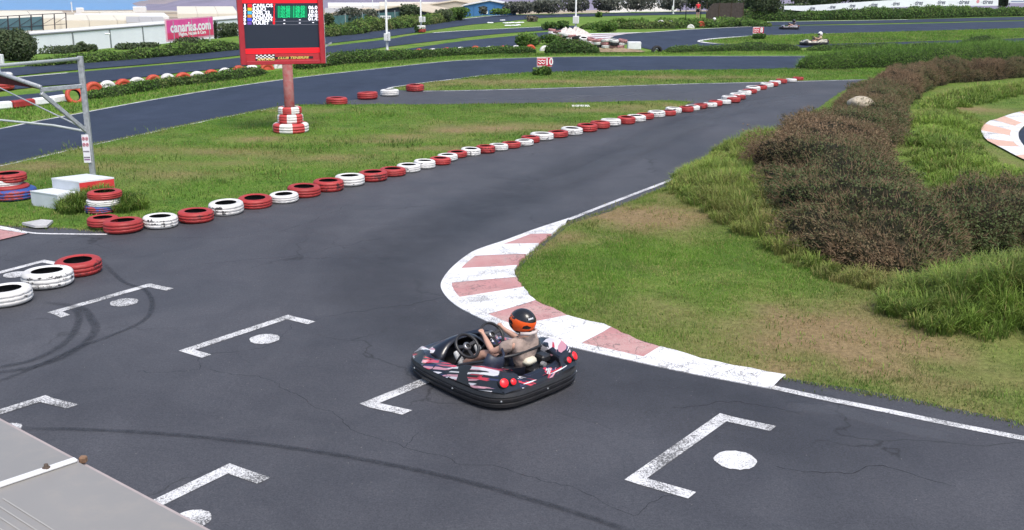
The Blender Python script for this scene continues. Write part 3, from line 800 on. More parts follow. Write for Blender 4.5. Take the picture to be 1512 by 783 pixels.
# long unmown grass of the right-hand bank
def tuft_bank(name, label, poly, spacing, per, hmin, hmax, w, dcol, tb, material=M_TALL, zf=None, drop=.75, edge=.8):
    zf = zf or zR; area = abs(sum(poly[i][0]*poly[(i+1)%len(poly)][1]-poly[(i+1)%len(poly)][0]*poly[i][1] for i in range(len(poly))))/2
    C = sample(poly, 1/spacing**2); n = len(C); P = np.array(poly); best = np.full(n, 1e9)
    for i in range(len(P)):
        a, b_ = P[i], P[(i+1)%len(P)]; dx, dy = b_-a; t = np.clip(((C[:,0]-a[0])*dx+(C[:,1]-a[1])*dy)/(dx*dx+dy*dy+1e-9), 0, 1); best = np.minimum(best, np.hypot(C[:,0]-a[0]-t*dx, C[:,1]-a[1]-t*dy))
    grow = .45+.55*np.clip(best/edge, 0, 1); hc = grow*rng.uniform(.7, 1.25, n)*(1+.3*nz(C[:,0], C[:,1], 1.6, 3))
    tc = tb+.20*nz(C[:,0], C[:,1], 1.1, 7)+rng.normal(0, .13, n); dc = dcol+.28*nz(C[:,0], C[:,1], .7, 1)+rng.normal(0, .12, n)
    k = rng.integers(int(per*.5), int(per*1.5), n); id_ = np.repeat(np.arange(n), k); m = len(id_)
    a = rng.uniform(0, 6.283, m); r = rng.uniform(0, 1, m)**.7; cr = spacing*.75
    x = C[id_,0]+np.cos(a)*r*cr; y = C[id_,1]+np.sin(a)*r*cr; z = zf(x, y)-.01
    h = np.maximum(.05, hc[id_]*rng.uniform(hmin, hmax, m)); oa = a+rng.normal(0, .7, m); ln = h*(.15+drop*r*rng.uniform(.4, 1.3, m))
    ox, oy = np.cos(oa)*ln, np.sin(oa)*ln; wa = oa+math.pi/2; dx, dy = np.cos(wa)*w/2, np.sin(wa)*w/2
    V = np.empty((m, 7, 3)); sag = np.minimum(.55, (ln/h)**2*.45)
    for q, (f, g) in enumerate(((0,0),(.35,.5),(.75,.88))):
        px_, py_, pz_ = x+ox*f*f*1.1, y+oy*f*f*1.1, z+h*g*(1-sag*f*.3); ww = (1,.85,.55)[q]
        V[:,2*q] = np.stack([px_-dx*ww, py_-dy*ww, pz_], -1); V[:,2*q+1] = np.stack([px_+dx*ww, py_+dy*ww, pz_], -1)
    V[:,6] = np.stack([x+ox*1.15, y+oy*1.15, z+h*(1-sag)], -1)
    b0 = np.arange(m)[:, None]*7; F3 = np.concatenate([b0+[0,1,3], b0+[0,3,2], b0+[2,3,5], b0+[2,5,4], b0+[4,5,6]])
    tm = np.array([.5,.5,.8,.8,1.0,1.0,1.1]); t = np.clip((tc[id_]+rng.normal(0, .1, m))[:, None]*tm, 0, 1).ravel(); d = np.clip(dc[id_]+rng.normal(0, .15, m), 0, 1); d[rng.uniform(0, 1, m) < .04] = .95  # blade feet darker: deep shading inside the grass put into the tint
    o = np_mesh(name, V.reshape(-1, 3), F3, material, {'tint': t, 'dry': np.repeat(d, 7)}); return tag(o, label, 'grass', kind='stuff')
tuft_bank('long_grass', 'shaggy long yellow green grass along the left foot of the brown heath', [(3.3,22.0),(4.1,24.2),(5.5,26.8),(7.2,29.7),(8.7,31.6),(9.9,32.9),(9.9,30),(8.1,27),(6.4,24.5),(5.5,22),(5.0,19.7),(4.85,17.7),(5.0,16.0),(5.2,14.7),(4.65,15.2),(4.2,17.5),(3.7,19.5)], .16, 60, .18, .42, .012, .16, .60)
tuft_bank('long_grass', 'tall overgrown grass mound at the right edge below the heath', [(4.95,13.3),(5.3,12.3),(6.4,11.9),(8.5,11.9),(12,12.1),(12,15.2),(9.5,15.2),(7.8,15.0),(6.4,14.8),(5.5,14.3)], .15, 66, .24, .50, .012, .12, .50)
tuft_bank('long_grass', 'bright green long grass between the heath and the right kerb', [(9.4,21.9),(9.6,24),(10.4,27),(11.6,30.2),(13.0,33.2),(14.6,36.3),(15.8,34.8),(14.3,31),(13.0,28.3),(12.0,25.3),(12.2,21.9)], .21, 48, .18, .36, .016, .02, .64)
tuft_bank('long_grass', 'long green grass strip in front of the far part of the heath', [(14.9,37.4),(16.9,41.3),(20,44.6),(24.5,48),(30,51),(30,48.5),(24.5,44.8),(19.8,41.2),(17.2,38.2),(15.7,36.2)], .30, 30, .24, .45, .028, .0, .60)
tuft_bank('grass_clump', 'thick green grass clump around the foot of the gantry post', [(p.x, p.y) for p in GP([(88,318),(112,323),(124,318),(170,318),(192,321),(216,312),(210,302),(180,296),(120,296),(94,305)])], .12, 60, .26, .46, .018, .0, .50, zf=zL, edge=.5)

tuft_bank('long_grass', 'dry straggly grass at the front foot of the brown heath', [(4.9,14.9),(5.4,14.2),(6.4,14.4),(7.8,15.1),(9.6,15.6),(12,15.8),(12,16.6),(9.4,16.2),(7.6,15.6),(6.2,14.9),(5.3,15.4)], .13, 40, .12, .28, .011, .42, .55, edge=.3)
tuft_bank('weed_tufts', 'scattered weed tufts in the lawn inside the kerb', [(p.x, p.y) for p in near], .55, 26, .03, .07, .012, .28, .6, zf=zR, edge=.1)
tuft_bank('weed_tufts', 'scattered weed tufts in the long grass island', [(p.x, p.y) for p in L_POLY], 1.1, 30, .06, .13, .018, .12, .42, zf=zL, edge=.1)
def edge_fringe(poly, zf, per_m, name, label, ymax):
    P = np.array([(p.x, p.y) for p in poly]); Q = np.roll(P, -1, 0); ln = np.hypot(*(Q-P).T); ok = (np.minimum(P[:,1], Q[:,1]) < ymax) & (P[:,1] > 6) & (np.abs(P[:,0]) < P[:,1]*.6+1)
    pts = []
    for a, b_, l_ in zip(P[ok], Q[ok], ln[ok]):
        k = rng.poisson(l_*per_m*(.4+1.2*max(0, noise.noise(Vector((a[0]*1.7, a[1]*1.7, 5))))+.3)); t = rng.uniform(0, 1, (k, 1)); pts.append(a+(b_-a)*t+rng.normal(0, .035, (k, 2)))
    P = np.concatenate(pts); n = len(P); z = np.maximum(zf(P[:,0], P[:,1]), .0)
    o = blades(name, np.stack([P[:,0], P[:,1], z], -1), rng.uniform(.025, .075, n), .010+P[:,1].mean()*.0002, .9, np.clip(rng.normal(.5, .2, n), 0, 1), np.clip(rng.normal(.42, .25, n), 0, 1), M_GRASS); tag(o, label, 'grass', kind='stuff')
edge_fringe(R_POLY, zR, 260, 'edge_grass', 'ragged dry grass along the rim of the corner lawn', 33)
edge_fringe(L_POLY, zL, 170, 'edge_grass', 'ragged dry grass along the rim of the long island', 45)
def grit():
    P = np.stack([rng.uniform(-6, 6, 900), rng.uniform(8, 26, 900)], -1); P = P[~pip(P, R_POLY) & ~pip(P, L_POLY)]; n = len(P); sz = rng.uniform(.002, .0065, n)
    base = np.array([(0,0,1.1),(1,0,0),(-.5,.87,0),(-.5,-.87,0)]); V = np.concatenate([P, np.full((n,1), .002)], 1)[:, None, :]+base[None]*sz[:, None, None]
    b0 = np.arange(n)[:, None]*4; F3 = np.concatenate([b0+[0,1,2], b0+[0,2,3], b0+[0,3,1]])
    o = np_mesh('grit', V.reshape(-1,3), F3, mat('grit_pale', (.26,.25,.24), .9, .1)); tag(o, 'tiny pale grit scattered on the tarmac', 'gravel', kind='stuff')
grit()

def leaf_arrays(C, Nn, size, asp=.55, jit=.9):
    n = len(C); d = rng.normal(0, 1, (n, 3))*jit + Nn; d /= np.linalg.norm(d, axis=1)[:, None]+1e-9
    q = rng.normal(0, 1, (n, 3)); u = np.cross(d, q); u /= np.linalg.norm(u, axis=1)[:, None]+1e-9; v = np.cross(d, u)
    s = (size*rng.uniform(.55, 1.35, n))[:, None]
    V = np.empty((n, 4, 3)); V[:,0] = C-u*s; V[:,1] = C+v*s*asp; V[:,2] = C+u*s; V[:,3] = C-v*s*asp
    return V.reshape(-1, 3), np.arange(n*4).reshape(n, 4)
def leafset(name, C, Nn, size, tint, dryv, material, parent, asp=.55, jit=.9):
    V, F4 = leaf_arrays(C, Nn, size, asp, jit)
    return np_mesh(name, V, F4, material, {'tint': np.repeat(np.clip(tint, 0, 1), 4), 'dry': np.repeat(np.clip(dryv, 0, 1), 4)}, parent)
def hedge(name, label, path, leaf, dens, material, cat='hedge', group=None, core=M_COREG, lump=.16, lsc=1.2, twig=0, asp=.55, dryk=.1, dryo=.0, power=.75, zf=None, tb=.45):
    P = smooth_path([Vector((p[0], p[1], 0)) for p in path], 8); W = smooth_path([Vector((p[2], p[3], 0)) for p in path], 8)
    P2 = np.array([(p.x, p.y) for p in P]); W2 = np.array([(w.x, w.y) for w in W])
    seg = np.hypot(*np.diff(P2, axis=0).T); S = np.concatenate([[0], np.cumsum(seg)]); Ltot = S[-1]
    T = np.gradient(P2, axis=0); T /= np.linalg.norm(T, axis=1)[:, None]+1e-9
    root = empty(name, (P2[0,0], P2[0,1], 0)); tag(root, label, cat, group); off = np.array([P2[0,0], P2[0,1], 0])
    def surf(s, th, r):
        cx, cy = np.interp(s, S, P2[:,0]), np.interp(s, S, P2[:,1]); hw, h = np.interp(s, S, W2[:,0]), np.interp(s, S, W2[:,1])
        tx, ty = np.interp(s, S, T[:,0]), np.interp(s, S, T[:,1])
        e = np.clip(np.minimum(s, Ltot-s)/np.maximum(hw, .05), 0, 1); e = np.sqrt(np.maximum(0, 1-(1-e)**2))
        lf = 1+lump*nz(s*1.0+th*.9, th*1.6+s*.3, lsc, 2)+lump*.6*nz(s*1.7, th*2.5, lsc*2.2, 6)
        c, sn = np.cos(th), np.sin(th)
        a = hw*r*lf*np.sign(c)*np.abs(c)**power*(.35+.65*e); zz = h*r*lf*np.abs(sn)**power*(.25+.75*e)
        x, y = cx-ty*a, cy+tx*a
        gz = zf(x, y) if zf else 0
        N3 = np.stack([-ty*c, tx*c, np.abs(sn)+.1], -1)
        return np.stack([x, y, zz+gz], -1), N3, lf
    area = Ltot*(W2[:,0].mean()+W2[:,1].mean())*2.2
    n = int(area*dens); s = rng.uniform(0, Ltot, n); th = rng.uniform(.0, math.pi, n); r = 1-np.abs(rng.normal(0, .10, n))+rng.normal(0, .02, n)
    C, N3, lf = surf(s, th, r)
    big = nz(C[:,0], C[:,1], .8, 3)
    t = tb+.30*(np.sin(th)-.6)+.9*(lf-1)/max(.05, lump)*.24+rng.normal(0, .16, n)+.12*big+.15*(r-.92)*4  # top light is put into the tint: crest leaves paler, flanks darker
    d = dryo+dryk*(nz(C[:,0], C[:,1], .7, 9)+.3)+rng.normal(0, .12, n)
    leafset('leaves', C-off, N3, leaf, t, d, material, root, asp)
    if twig:
        k = int(area*twig); s = rng.uniform(0, Ltot, k); th = rng.uniform(.15, math.pi-.15, k); B, N3, lf = surf(s, th, np.full(k, .94))
        dd = N3+rng.normal(0, .45, (k, 3)); dd /= np.linalg.norm(dd, axis=1)[:, None]; ln = (leaf*rng.uniform(3, 8, k))[:, None]
        sd = np.cross(dd, rng.normal(0, 1, (k, 3))); sd /= np.linalg.norm(sd, axis=1)[:, None]; sd *= leaf*.2
        V = np.stack([B-sd-off, B+sd-off, B+dd*ln-off], 1).reshape(-1, 3)
        np_mesh('twigs', V, np.arange(3*k).reshape(k, 3), material, {'tint': np.repeat(np.clip(.9+rng.normal(0, .2, k), 0, 1), 3), 'dry': np.zeros(3*k)}, root)
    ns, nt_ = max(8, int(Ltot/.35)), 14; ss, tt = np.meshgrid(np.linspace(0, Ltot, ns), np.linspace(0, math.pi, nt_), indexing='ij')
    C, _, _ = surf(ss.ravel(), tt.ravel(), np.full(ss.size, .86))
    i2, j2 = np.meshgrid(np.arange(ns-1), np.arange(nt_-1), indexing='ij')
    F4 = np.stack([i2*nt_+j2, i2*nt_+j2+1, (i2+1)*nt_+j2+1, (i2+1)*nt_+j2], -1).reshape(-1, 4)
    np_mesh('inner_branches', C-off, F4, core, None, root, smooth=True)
    return root
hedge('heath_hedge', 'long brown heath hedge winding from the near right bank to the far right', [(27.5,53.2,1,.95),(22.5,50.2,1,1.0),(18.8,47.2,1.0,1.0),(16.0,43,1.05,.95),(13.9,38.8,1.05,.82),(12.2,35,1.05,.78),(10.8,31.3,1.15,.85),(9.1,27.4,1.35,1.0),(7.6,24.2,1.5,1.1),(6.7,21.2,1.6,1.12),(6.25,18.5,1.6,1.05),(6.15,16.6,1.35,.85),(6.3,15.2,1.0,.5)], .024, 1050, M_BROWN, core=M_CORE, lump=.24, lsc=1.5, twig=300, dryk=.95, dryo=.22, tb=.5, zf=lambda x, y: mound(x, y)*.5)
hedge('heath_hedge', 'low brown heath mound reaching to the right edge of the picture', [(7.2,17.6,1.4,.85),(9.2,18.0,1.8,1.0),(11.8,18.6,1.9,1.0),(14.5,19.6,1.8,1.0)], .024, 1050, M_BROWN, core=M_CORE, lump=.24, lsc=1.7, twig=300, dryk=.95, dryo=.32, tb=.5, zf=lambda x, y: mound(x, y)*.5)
hedge('green_hedge', 'rounded bright green hedge beyond the brown heath on the right', [(15.9,56.2,1.2,.75),(18.6,57.4,1.3,1.0),(22.2,58.6,1.4,1.15),(26.5,61.5,1.4,1.15),(31,65.6,1.4,.95),(36,70.5,1.3,.8),(42,77,1.3,.8)], .055, 230, M_LEAF, lump=.12, twig=60, tb=.5, asp=.3)

# ================================================================== TYRES
PROF_O = [(.200,.014),(.235,.0),(.285,.004),(.313,.020),(.327,.042),(.330,.064),(.321,.068),(.321,.076),(.331,.080),(.331,.120),(.321,.124),(.321,.132),(.330,.136),(.327,.158),(.313,.180),(.285,.196),(.235,.200),(.200,.186)]
PROF_I = [(.200,.186),(.216,.178),(.298,.165),(.308,.1),(.298,.035),(.216,.022),(.200,.014)]
def tyre_mesh(name, m, n=64):
    mb = MB(); mb.lathe(PROF_O, n, 0); mb.lathe(PROF_I, n, 1)
    for i_ in range(4, 14):
        for k_ in range(n):
            if (k_ + (i_ // 3)*2) % 4 == 0 and i_ not in (6,7,10,11):
                x_, y_, z_ = mb.v[i_*n+k_]; mb.v[i_*n+k_] = (x_*.984, y_*.984, z_)
    me = mb.mesh(name, [m, M_TK], True); return me
TM = {'red': tyre_mesh('tyre', M_TR), 'white': tyre_mesh('tyre', M_TW), 'orange': tyre_mesh('tyre', M_TO), 'blue': tyre_mesh('tyre', M_TB), 'black': tyre_mesh('tyre', M_TK)}
for k_, m_ in (('orange_dome', M_TO), ('white_dome', M_TW)):
    mb_ = MB(); mb_.lathe(PROF_O, 30, 0)
    for z_ in (.03, .17): mb_.lathe([(.205,z_),(.12,z_+(.012 if z_ > .1 else -.012)),(.001,z_+(.018 if z_ > .1 else -.018))], 30, 0)
    TM[k_] = mb_.mesh('tyre', [m_], True)
M_TP = tyre_mat('tyre_faded_pink_paint', (.44,.20,.20), (.10,.06,.06), .55); TM['pink'] = tyre_mesh('tyre', M_TP)
def tyre(col, loc, R, label, group, tilt=(0,0), rz=None, hs=1.0, name='tyre'):
    o = bpy.data.objects.new(name, TM[col]); COL.objects.link(o); k = R/.33
    o.location = loc; e_ = random.uniform(-.035,.035); o.scale = (k*(1+e_), k*(1-e_), k*hs); o.rotation_euler = (tilt[0], tilt[1], random.uniform(0, 6.28) if rz is None else rz)
    return tag(o, label, 'tyre', group)
ROW = [('r',153.6,341.6,45),('r',183.5,347.5,57),('w',238,340,50.5),('r',290,331.7,53),('w',335,320,52.6),('r',377.4,310,50.5),('w',420,301.8,43.5),('r',449.4,293.5,49),('r',485.5,285,44.6),('w',517,277,44),('r',551,270,43),('r',580,262.3,38),
 ('w',603.5,256.3,35),('w',627,250.6,32.5),('r',650,245,28),('w',661,239.3,29),('r',675,234.3,26.5),('w',695,231.2,28.6),('r',717,227.7,27),('w',736,224,27.3),('r',754.6,220.3,27.3),('w',774,216.8,27),('r',783,212.3,25.5),('w',800,208.9,35),('r',823.6,204.6,31),('w',844,200.8,34),
 ('r',866.7,195.8,32),('r',885.6,191.3,30),('w',901.5,187.6,31),('r',924.4,184.2,28),('w',939,180.8,29),('r',952,177.5,27),('w',969,174.5,25.5),('r',986,172,24),('w',994,168.9,24.5),('r',1013,166.5,23),('w',1022,164,22.5),('r',1034,161.6,22),('w',1048,159.6,22),('r',1056,157.5,22),
 ('w',1068.5,155,22),('r',1083,152.4,20),('w',1076.5,149.8,23),('r',1091,147.7,20),('w',1088.5,146,22),('w',1099,141.8,20.5),('r',1107,139,21.5),('w',1111.5,135.8,22),('r',1122.5,133.2,20),('w',1132,129.8,19.5),('r',1140,128.3,18),('w',1144,125.8,17.5),('r',1153.5,123.7,17),('w',1168,122,16.5),('r',1178,119.4,16)]
for i, (c, px, py, w) in enumerate(ROW):
    p = G(px, py); R = w/2/pxm(p); R = min(.42, max(.27, R)); d = Vector((p.x, p.y, 0)).normalized()
    on_grass = i == 0
    col = 'red' if c == 'r' else 'white'
    tyre(col, (p.x+d.x*R, p.y+d.y*R, .006 if not on_grass else .05), R, f"{col} painted tyre, {ordw(i+1)} of the long tyre row counted from its near left end", 'tyres of the long row', (random.gauss(0,.022), random.gauss(0,.022)), hs=random.uniform(.9,1.18))
for c, px, py, w, lb in [('red',118,411,66,'glossy red tyre behind the two white tyres by the left edge'),('white',73,430,73,'white tyre between the red tyre and the left picture edge'),('white',13,456,71,'white tyre cut by the left picture edge beside the grid boxes')]:
    p = G(px, py); R = min(.40, w/2/pxm(p)); d = Vector((p.x, p.y, 0)).normalized()
    tyre(c, (p.x+d.x*R, p.y+d.y*R, .006), R, lb, 'loose tyres on the start grid', (.02,-.015), hs=1.05)
for c, px, py, w, lb in [('red',497.5,156.5,32,'red tyre on the tarmac right of the scoreboard base'),('red',543,148,31,'red tyre next to the white one on the cross track'),('white',575.5,143,27.5,'white tyre at the tip of the grass wedge'),('red',613,136,28.5,'red tyre on the white paint at the grass wedge tip')]:
    p = G(px, py); R = min(.42, w/2/pxm(p)); d = Vector((p.x, p.y, 0)).normalized()
    tyre(c, (p.x+d.x*R, p.y+d.y*R, .008), R, lb, 'tyres closing the cross track', (random.gauss(0,.015), random.gauss(0,.015)), hs=1.1)
# half buried tyres standing in the far verge
DOME = [('o',135,127),('w',156,125.5),('o',179,122.5),('w',200,119.5),('o',224,115.5),('w',245,114),('o',268,111.5),('w',289,110),('o',310,107),('w',330.5,105),('o',351,101),('w',370,100),('o',392,97),('w',412,94.5),('o',500,84),('w',520,81.5),('o',548,78.5),('o',577,75.5),('w',599,75.5),('o',618,74.5),('w',638,73.5),('o',658.6,72.2),('w',679.6,71.3),('o',701,69.8),('w',721.5,70.3),('o',742,69.3),('w',761,68.8),('o',782,67.8),('w',804,69)]
for i, (c, px, py) in enumerate(DOME):
    p = G(px, py+5.5); R = .40
    col = 'orange' if c == 'o' else 'white'
    o = tyre(col+'_dome', (p.x, p.y+.1, -.05), R, f"half buried {'orange red' if c == 'o' else 'white'} tyre, {ordw(i+1)} from the left in the far verge row", 'half buried tyres along the verge', rz=0, hs=1.3)
    o.rotation_euler = (math.pi/2, 0, math.atan2(-p.x, p.y)+.35); 
# stacked tyres
p = G(146, 321); ps = Vector((p.x, p.y+.33, 0))
for k, (c, dx, z, lb) in enumerate([('blue',-.06,.05,'blue and red tyre at the bottom of the stack by the gantry post'),('white',.0,.18,'scuffed white tyre in the middle of the stack by the gantry post'),('red',.03,.325,'red tyre on top of the stack by the gantry post')]):
    tyre(c, (ps.x+dx, ps.y, z), .325 if k else .34, lb, 'tyre stack at the gantry post', hs=.74)
p = G(8, 302)
for k, (c, dx, dy, z, R, lb) in enumerate([('blue',0,.4,.05,.46,'big blue and red tyre lying under the stack at the left edge'),('red',-.1,.42,.14,.42,'dull red tyre in the left edge stack'),('white',-.2,.45,.30,.36,'white tyre inside the stack at the left edge'),('red',-.1,.48,.40,.36,'red tyre on top of the stack at the left edge')]):
    tyre(c, (p.x+dx, p.y+dy, z), R, lb, 'tyre stack at the left edge', hs=.85)
p = G(109, 150); o = tyre('orange', (p.x, p.y, .20), .36, 'orange tyre leaning upright against the kerb left of the hedge', 'half buried tyres along the verge', rz=0); o.rotation_euler = (1.25, .15, .75)
# low painted kerb wall beyond the straight (left)
kw = empty('kerb_wall', G(0,161)); tag(kw, 'low red and white painted concrete kerb at the left beyond the straight', 'kerb')
seg = [(-120,171,'w'),(-60,166,'r'),(-20,162.5,'w'),(18,159.5,'r'),(50,155.5,'w'),(75,152.5,'w'),(98,149,'w')]
for (x0,y0,c),(x1,y1,_) in zip(seg[:-1], seg[1:]):
    a, b_ = G(x0,y0)-kw.location, G(x1,y1)-kw.location; gap = (b_-a).normalized()*.01
    MB().bar(a+Vector((0,0,.12))+gap, b_+Vector((0,0,.12))-gap, .3, .28, bev=.05).build('kerb_block', M_TR if c == 'r' else M_WHITE, kw)

# ================================================================== SCOREBOARD
sb0 = G(430,198); sb = empty('scoreboard', (sb0.x, sb0.y, 0)); tag(sb, 'red framed electronic timing scoreboard on a single pole', 'scoreboard')
zb = A(420, 95.2, sb0.y).z; BL, BR = G(356,96.6,zb), G(481,93.9,zb); Wd = (BR-BL).length
ru = (BR-BL).normalized(); nn_ = ru.cross(Vector((0,0,1))).normalized()
shift = (sb0 - (BL+ru*Wd*.5)); 
BLl = BL - Vector((sb0.x, sb0.y, 0)); Mb = frame_m(BLl, ru, (0,0,1)); Hb = 2.75
s_px = Wd/126.0
m_fr = mat('scoreboard_red_metal', (.36,.018,.03), .45, .5, var=.12, scale=3)
m_pole = mat('weathered_red_pole', (.27,.055,.055), .8, .2, var=.4, scale=6, col2=(.27,.15,.14))
def bpart(name, mbx, m, parent=sb, smooth=False):
    o = mbx.build(name, m, parent, smooth); o.matrix_local = Mb if parent is sb else Matrix.Identity(4); return o
fw = .16
mbx = MB()
mbx.box((fw/2,Hb/2,-.17),(fw,Hb,.40),bev=.012).box((Wd-fw/2,Hb/2,-.17),(fw,Hb,.40),bev=.012).box((Wd/2,.055,-.17),(Wd-2*fw-.004,.11,.396),bev=.01).box((Wd/2,Hb-.06,-.17),(Wd-2*fw-.004,.12,.396),bev=.01)
cab = bpart('frame', mbx, m_fr)
bpart('side_panel', MB().box((Wd+.006,Hb/2,-.17),(.012,Hb,.40)), M_STEEL)
bpart('back_panel', MB().box((Wd/2,Hb/2,-.36),(Wd-.34,Hb-.2,.02)), mat('dark_back', (.05,.05,.05)))
def bu(px, py):
    l = 348+8*py/96; r = 474.5+6.5*py/95
    return (px-l)/(r-l)*Wd, (96.2-py)*s_px
y80 = bu(400,80.3)[1]
lp = bpart('logo_panel', MB().box((Wd/2,(y80+.11)/2,-.06),(Wd-2*fw-.004,y80-.11-.004,.03)), mat('logo_panel_red', (.42,.026,.035), .5, .4, var=.08, scale=2))
scr_b, scr_t = y80+.004, Hb-.12
m_scr = mat('screen_dark', (.012,.016,.028), .35, .4, emit=.5)
scr = bpart('screen', MB().box((Wd/2,(scr_b+scr_t)/2,-.09),(Wd-2*fw-.004,scr_t-scr_b,.03)), m_scr)
def emi(n, c, e=1.0): return mat('led_'+n, c, .5, .2, emit=e*.6)
LR, LW, LG, LB_, LGR = emi('red',(.75,.012,.02),.8), emi('white',(.75,.75,.85),.9), emi('green',(.01,.45,.16),.8), emi('blue',(.05,.06,.6),.8), emi('darkgreen',(.004,.10,.05),.8)
def rect(name, x0, y0, x1, y1, m, w, parent=scr):
    a = bu(x0,y1); c = bu(x1,y0); o = MB().box(((a[0]+c[0])/2,(a[1]+c[1])/2,w),(abs(c[0]-a[0]),abs(c[1]-a[1]),.004)).build(name, m, parent); return o
zf_ = -.071
rect('header_bar', 353.2,-10,471.5,6.2, LR, zf_); rect('ticker_bar', 361.5,72.4,473.5,79.7, LR, zf_)
rect('time_panel', 407.7,10.7,451.3,27.6, LGR, zf_)
def btext(s, px, py, hpx, m, al='LEFT', w=zf_+.006, name='lettering', parent=scr, **k):
    u, v = bu(px, py); M = Matrix.Translation((u, v, w)); return text(name, s, m, parent, M, hpx*s_px*1.35, align=al, **k)
rowsy = [9.9,14.9,20,24.9,29.8,35]
for i, nm in enumerate(['CARLOS','JULIO','ASIR 33','RAQUEL','ADRIAN','YULIET']):
    btext(nm, 371.5, rowsy[i], 4.9, LW, xs=1.18, bold=.004); btext(str(i+1), 358.6, rowsy[i], 4.6, LW, bold=.006, xs=1.2)
    rect('flag', 364.6,rowsy[i]-2.1,370.3,rowsy[i]+2.1, [LR,emi('yellow',(.6,.4,.02),.6),emi('cyan',(.05,.35,.6),.7),emi('amber',(.5,.2,.02),.6),LB_,emi('plum',(.12,.06,.3),.6)][i], zf_)
    btext(['7','1','1','1','0','0'][i], 401.5, rowsy[i], 4.6, LR, bold=.006)
for i, (a, c) in enumerate([('1:36.02','1:36.03'),('1:37.88','1:38.92'),('1:37.30','1:37.39'),('1:42.04','1:42.04')]):
    btext(a, 408.6, 12.6+4.35*i, 4.3, LG, xs=1.05, bold=.003); btext(c, 430.5, 12.6+4.35*i, 4.3, LG, xs=1.05, bold=.003)
for i, (a, yy) in enumerate([('06.00',13.2),('10.46',19),('00.05',24.5),('01.42',29.8)]): btext(a, 453.8, yy, 5, LW, xs=1.15, bold=.004)
for x, y in [(417,30.6),(440,30.4),(417,35.6),(440,35),(460,34.5)]: rect('dash', x,y,x+2.6,y+1, LW, zf_)
for y in (32.6, 37.6): rect('row_line', 397,y,473,y+.35, emi('grey',(.2,.2,.25),.5), zf_)
m_w = mat('print_white', (.8,.8,.8)); m_y = mat('print_yellow', (.65,.5,.12)); m_k = mat('print_black', (.02,.02,.025))
rect('logo_ground', 377,81.2,405.5,90.3, m_k, -.043, lp)
for r in range(4):
    for c in range(9):
        if (r+c) % 2 == 0:
            rect('check', 377.4+c*3.0-r*.0,81.5+r*1.9,380.2+c*3.0,83.3+r*1.9, m_w, -.039, lp)
rect('logo_ground', 405.7,85.0,462,88.6, m_k, -.043, lp)
btext('KARTING', 392, 88.6, 3.4, m_y, 'CENTER', -.035, parent=lp, xs=1.3, bold=.003, shear=.3)
btext('CLUB TENERIFE', 409, 86.9, 3.4, m_y, 'LEFT', -.039, parent=lp, xs=1.45, bold=.003, shear=.25)
mbx = MB(); mbx.bar((Wd+.02,.15,-.15),(Wd+.02,.75,-.15),.03,.03,up=(0,0,1)).bar((Wd+.02,.5,-.13),(Wd+.22,.62,-.08),.05,.03).bar((Wd+.02,.17,-.14),(Wd+.14,.25,-.1),.03,.03)
bpart('lamp_bracket', mbx, M_STEEL)
MB().tube([(0,0,0),(0,0,zb-.005)], .155, 16).build('pole', m_pole, sb, True)
m_rw, nt, b, N, L = nodes_of('tyre_red_white_sectors')
tcx = objco(nt); sx = N('ShaderNodeSeparateXYZ'); L(tcx, sx.inputs[0]); an = mth(nt, 'ARCTAN2', sx.outputs[1], sx.outputs[0])
ck = mth(nt, 'GREATER_THAN', mth(nt, 'SINE', mth(nt, 'MULTIPLY', an, 4.0)), 0.0)
L(mixc(nt, noise_n(nt, tcx, 9, 5, .7), mixc(nt, ck, (.62,.60,.58), (.48,.05,.05)), mixc(nt, ck, (.70,.68,.66), (.42,.045,.045))), b.inputs['Base Color']); b.inputs['Roughness'].default_value = .6
TM['check'] = tyre_mesh('tyre', m_rw)
for k, (R, z, hs, lb) in enumerate([(.56,.05,1.0,'wide red and white chequered tyre at the foot of the scoreboard pole'),(.40,.35,1.0,'middle red and white chequered tyre around the scoreboard pole'),(.36,.62,.9,'topmost red and white chequered tyre around the scoreboard pole')]):
    tyre('check', (sb0.x, sb0.y, z), R, lb, 'chequered tyres round the scoreboard pole', rz=.3+.4*k, hs=hs*(.9 if k == 0 else 1.15))

# ================================================================== GANTRY
g0 = G(140,283); gn = empty('start_gantry', (g0.x, g0.y, 0)); tag(gn, 'galvanised steel start gantry post with side arm and brace', 'gantry')
ztop = A(120,83,g0.y).z
def gl(v): return Vector(v)-Vector((g0.x, g0.y, 0))
# square tube with a raised lip
def column(n_, base, z1):
    mb = MB(); mb.box(base+Vector((0,0,z1/2)),(.105,.105,z1),bev=.010).box(base+Vector((.056,-.03,z1/2)),(.012,.03,z1-.1)).box(base+Vector((0,-.056,z1/2)),(.03,.012,z1-.1)).box(base+Vector((0,0,.01)),(.3,.3,.02))
    for k in range(5): mb.box(base+Vector((-.02,-.056,.5+k*.5)),(.02,.02,.03))
    return mb.build(n_, M_STEEL, gn)
column('post', Vector((0,0,0)), ztop)
pb = gl(G(0,97,ztop-.05)); dirg = (pb-Vector((0,0,ztop-.05))).normalized(); far_end = Vector((0,0,ztop-.05))+dirg*9.0
column('post', Vector((far_end.x, far_end.y, 0)), ztop)
MB().tube([Vector((0,0,ztop-.05))+dirg*.06, far_end-dirg*.06], .035, 10).build('top_rail', mat('pale_tube', (.5,.53,.52), .5, .4), gn, True)
za = A(124,127,g0.y).z; arm_end = gl(G(60,133,za)); 
MB().bar((0,0,za), arm_end, .075, .09, bev=.01).build('side_arm', M_STEEL, gn)
zd = A(132,196,g0.y).z
MB().bar(arm_end+Vector((0,0,-.06)), (0,0,zd), .07, .085, bev=.01).build('brace', M_STEEL, gn)
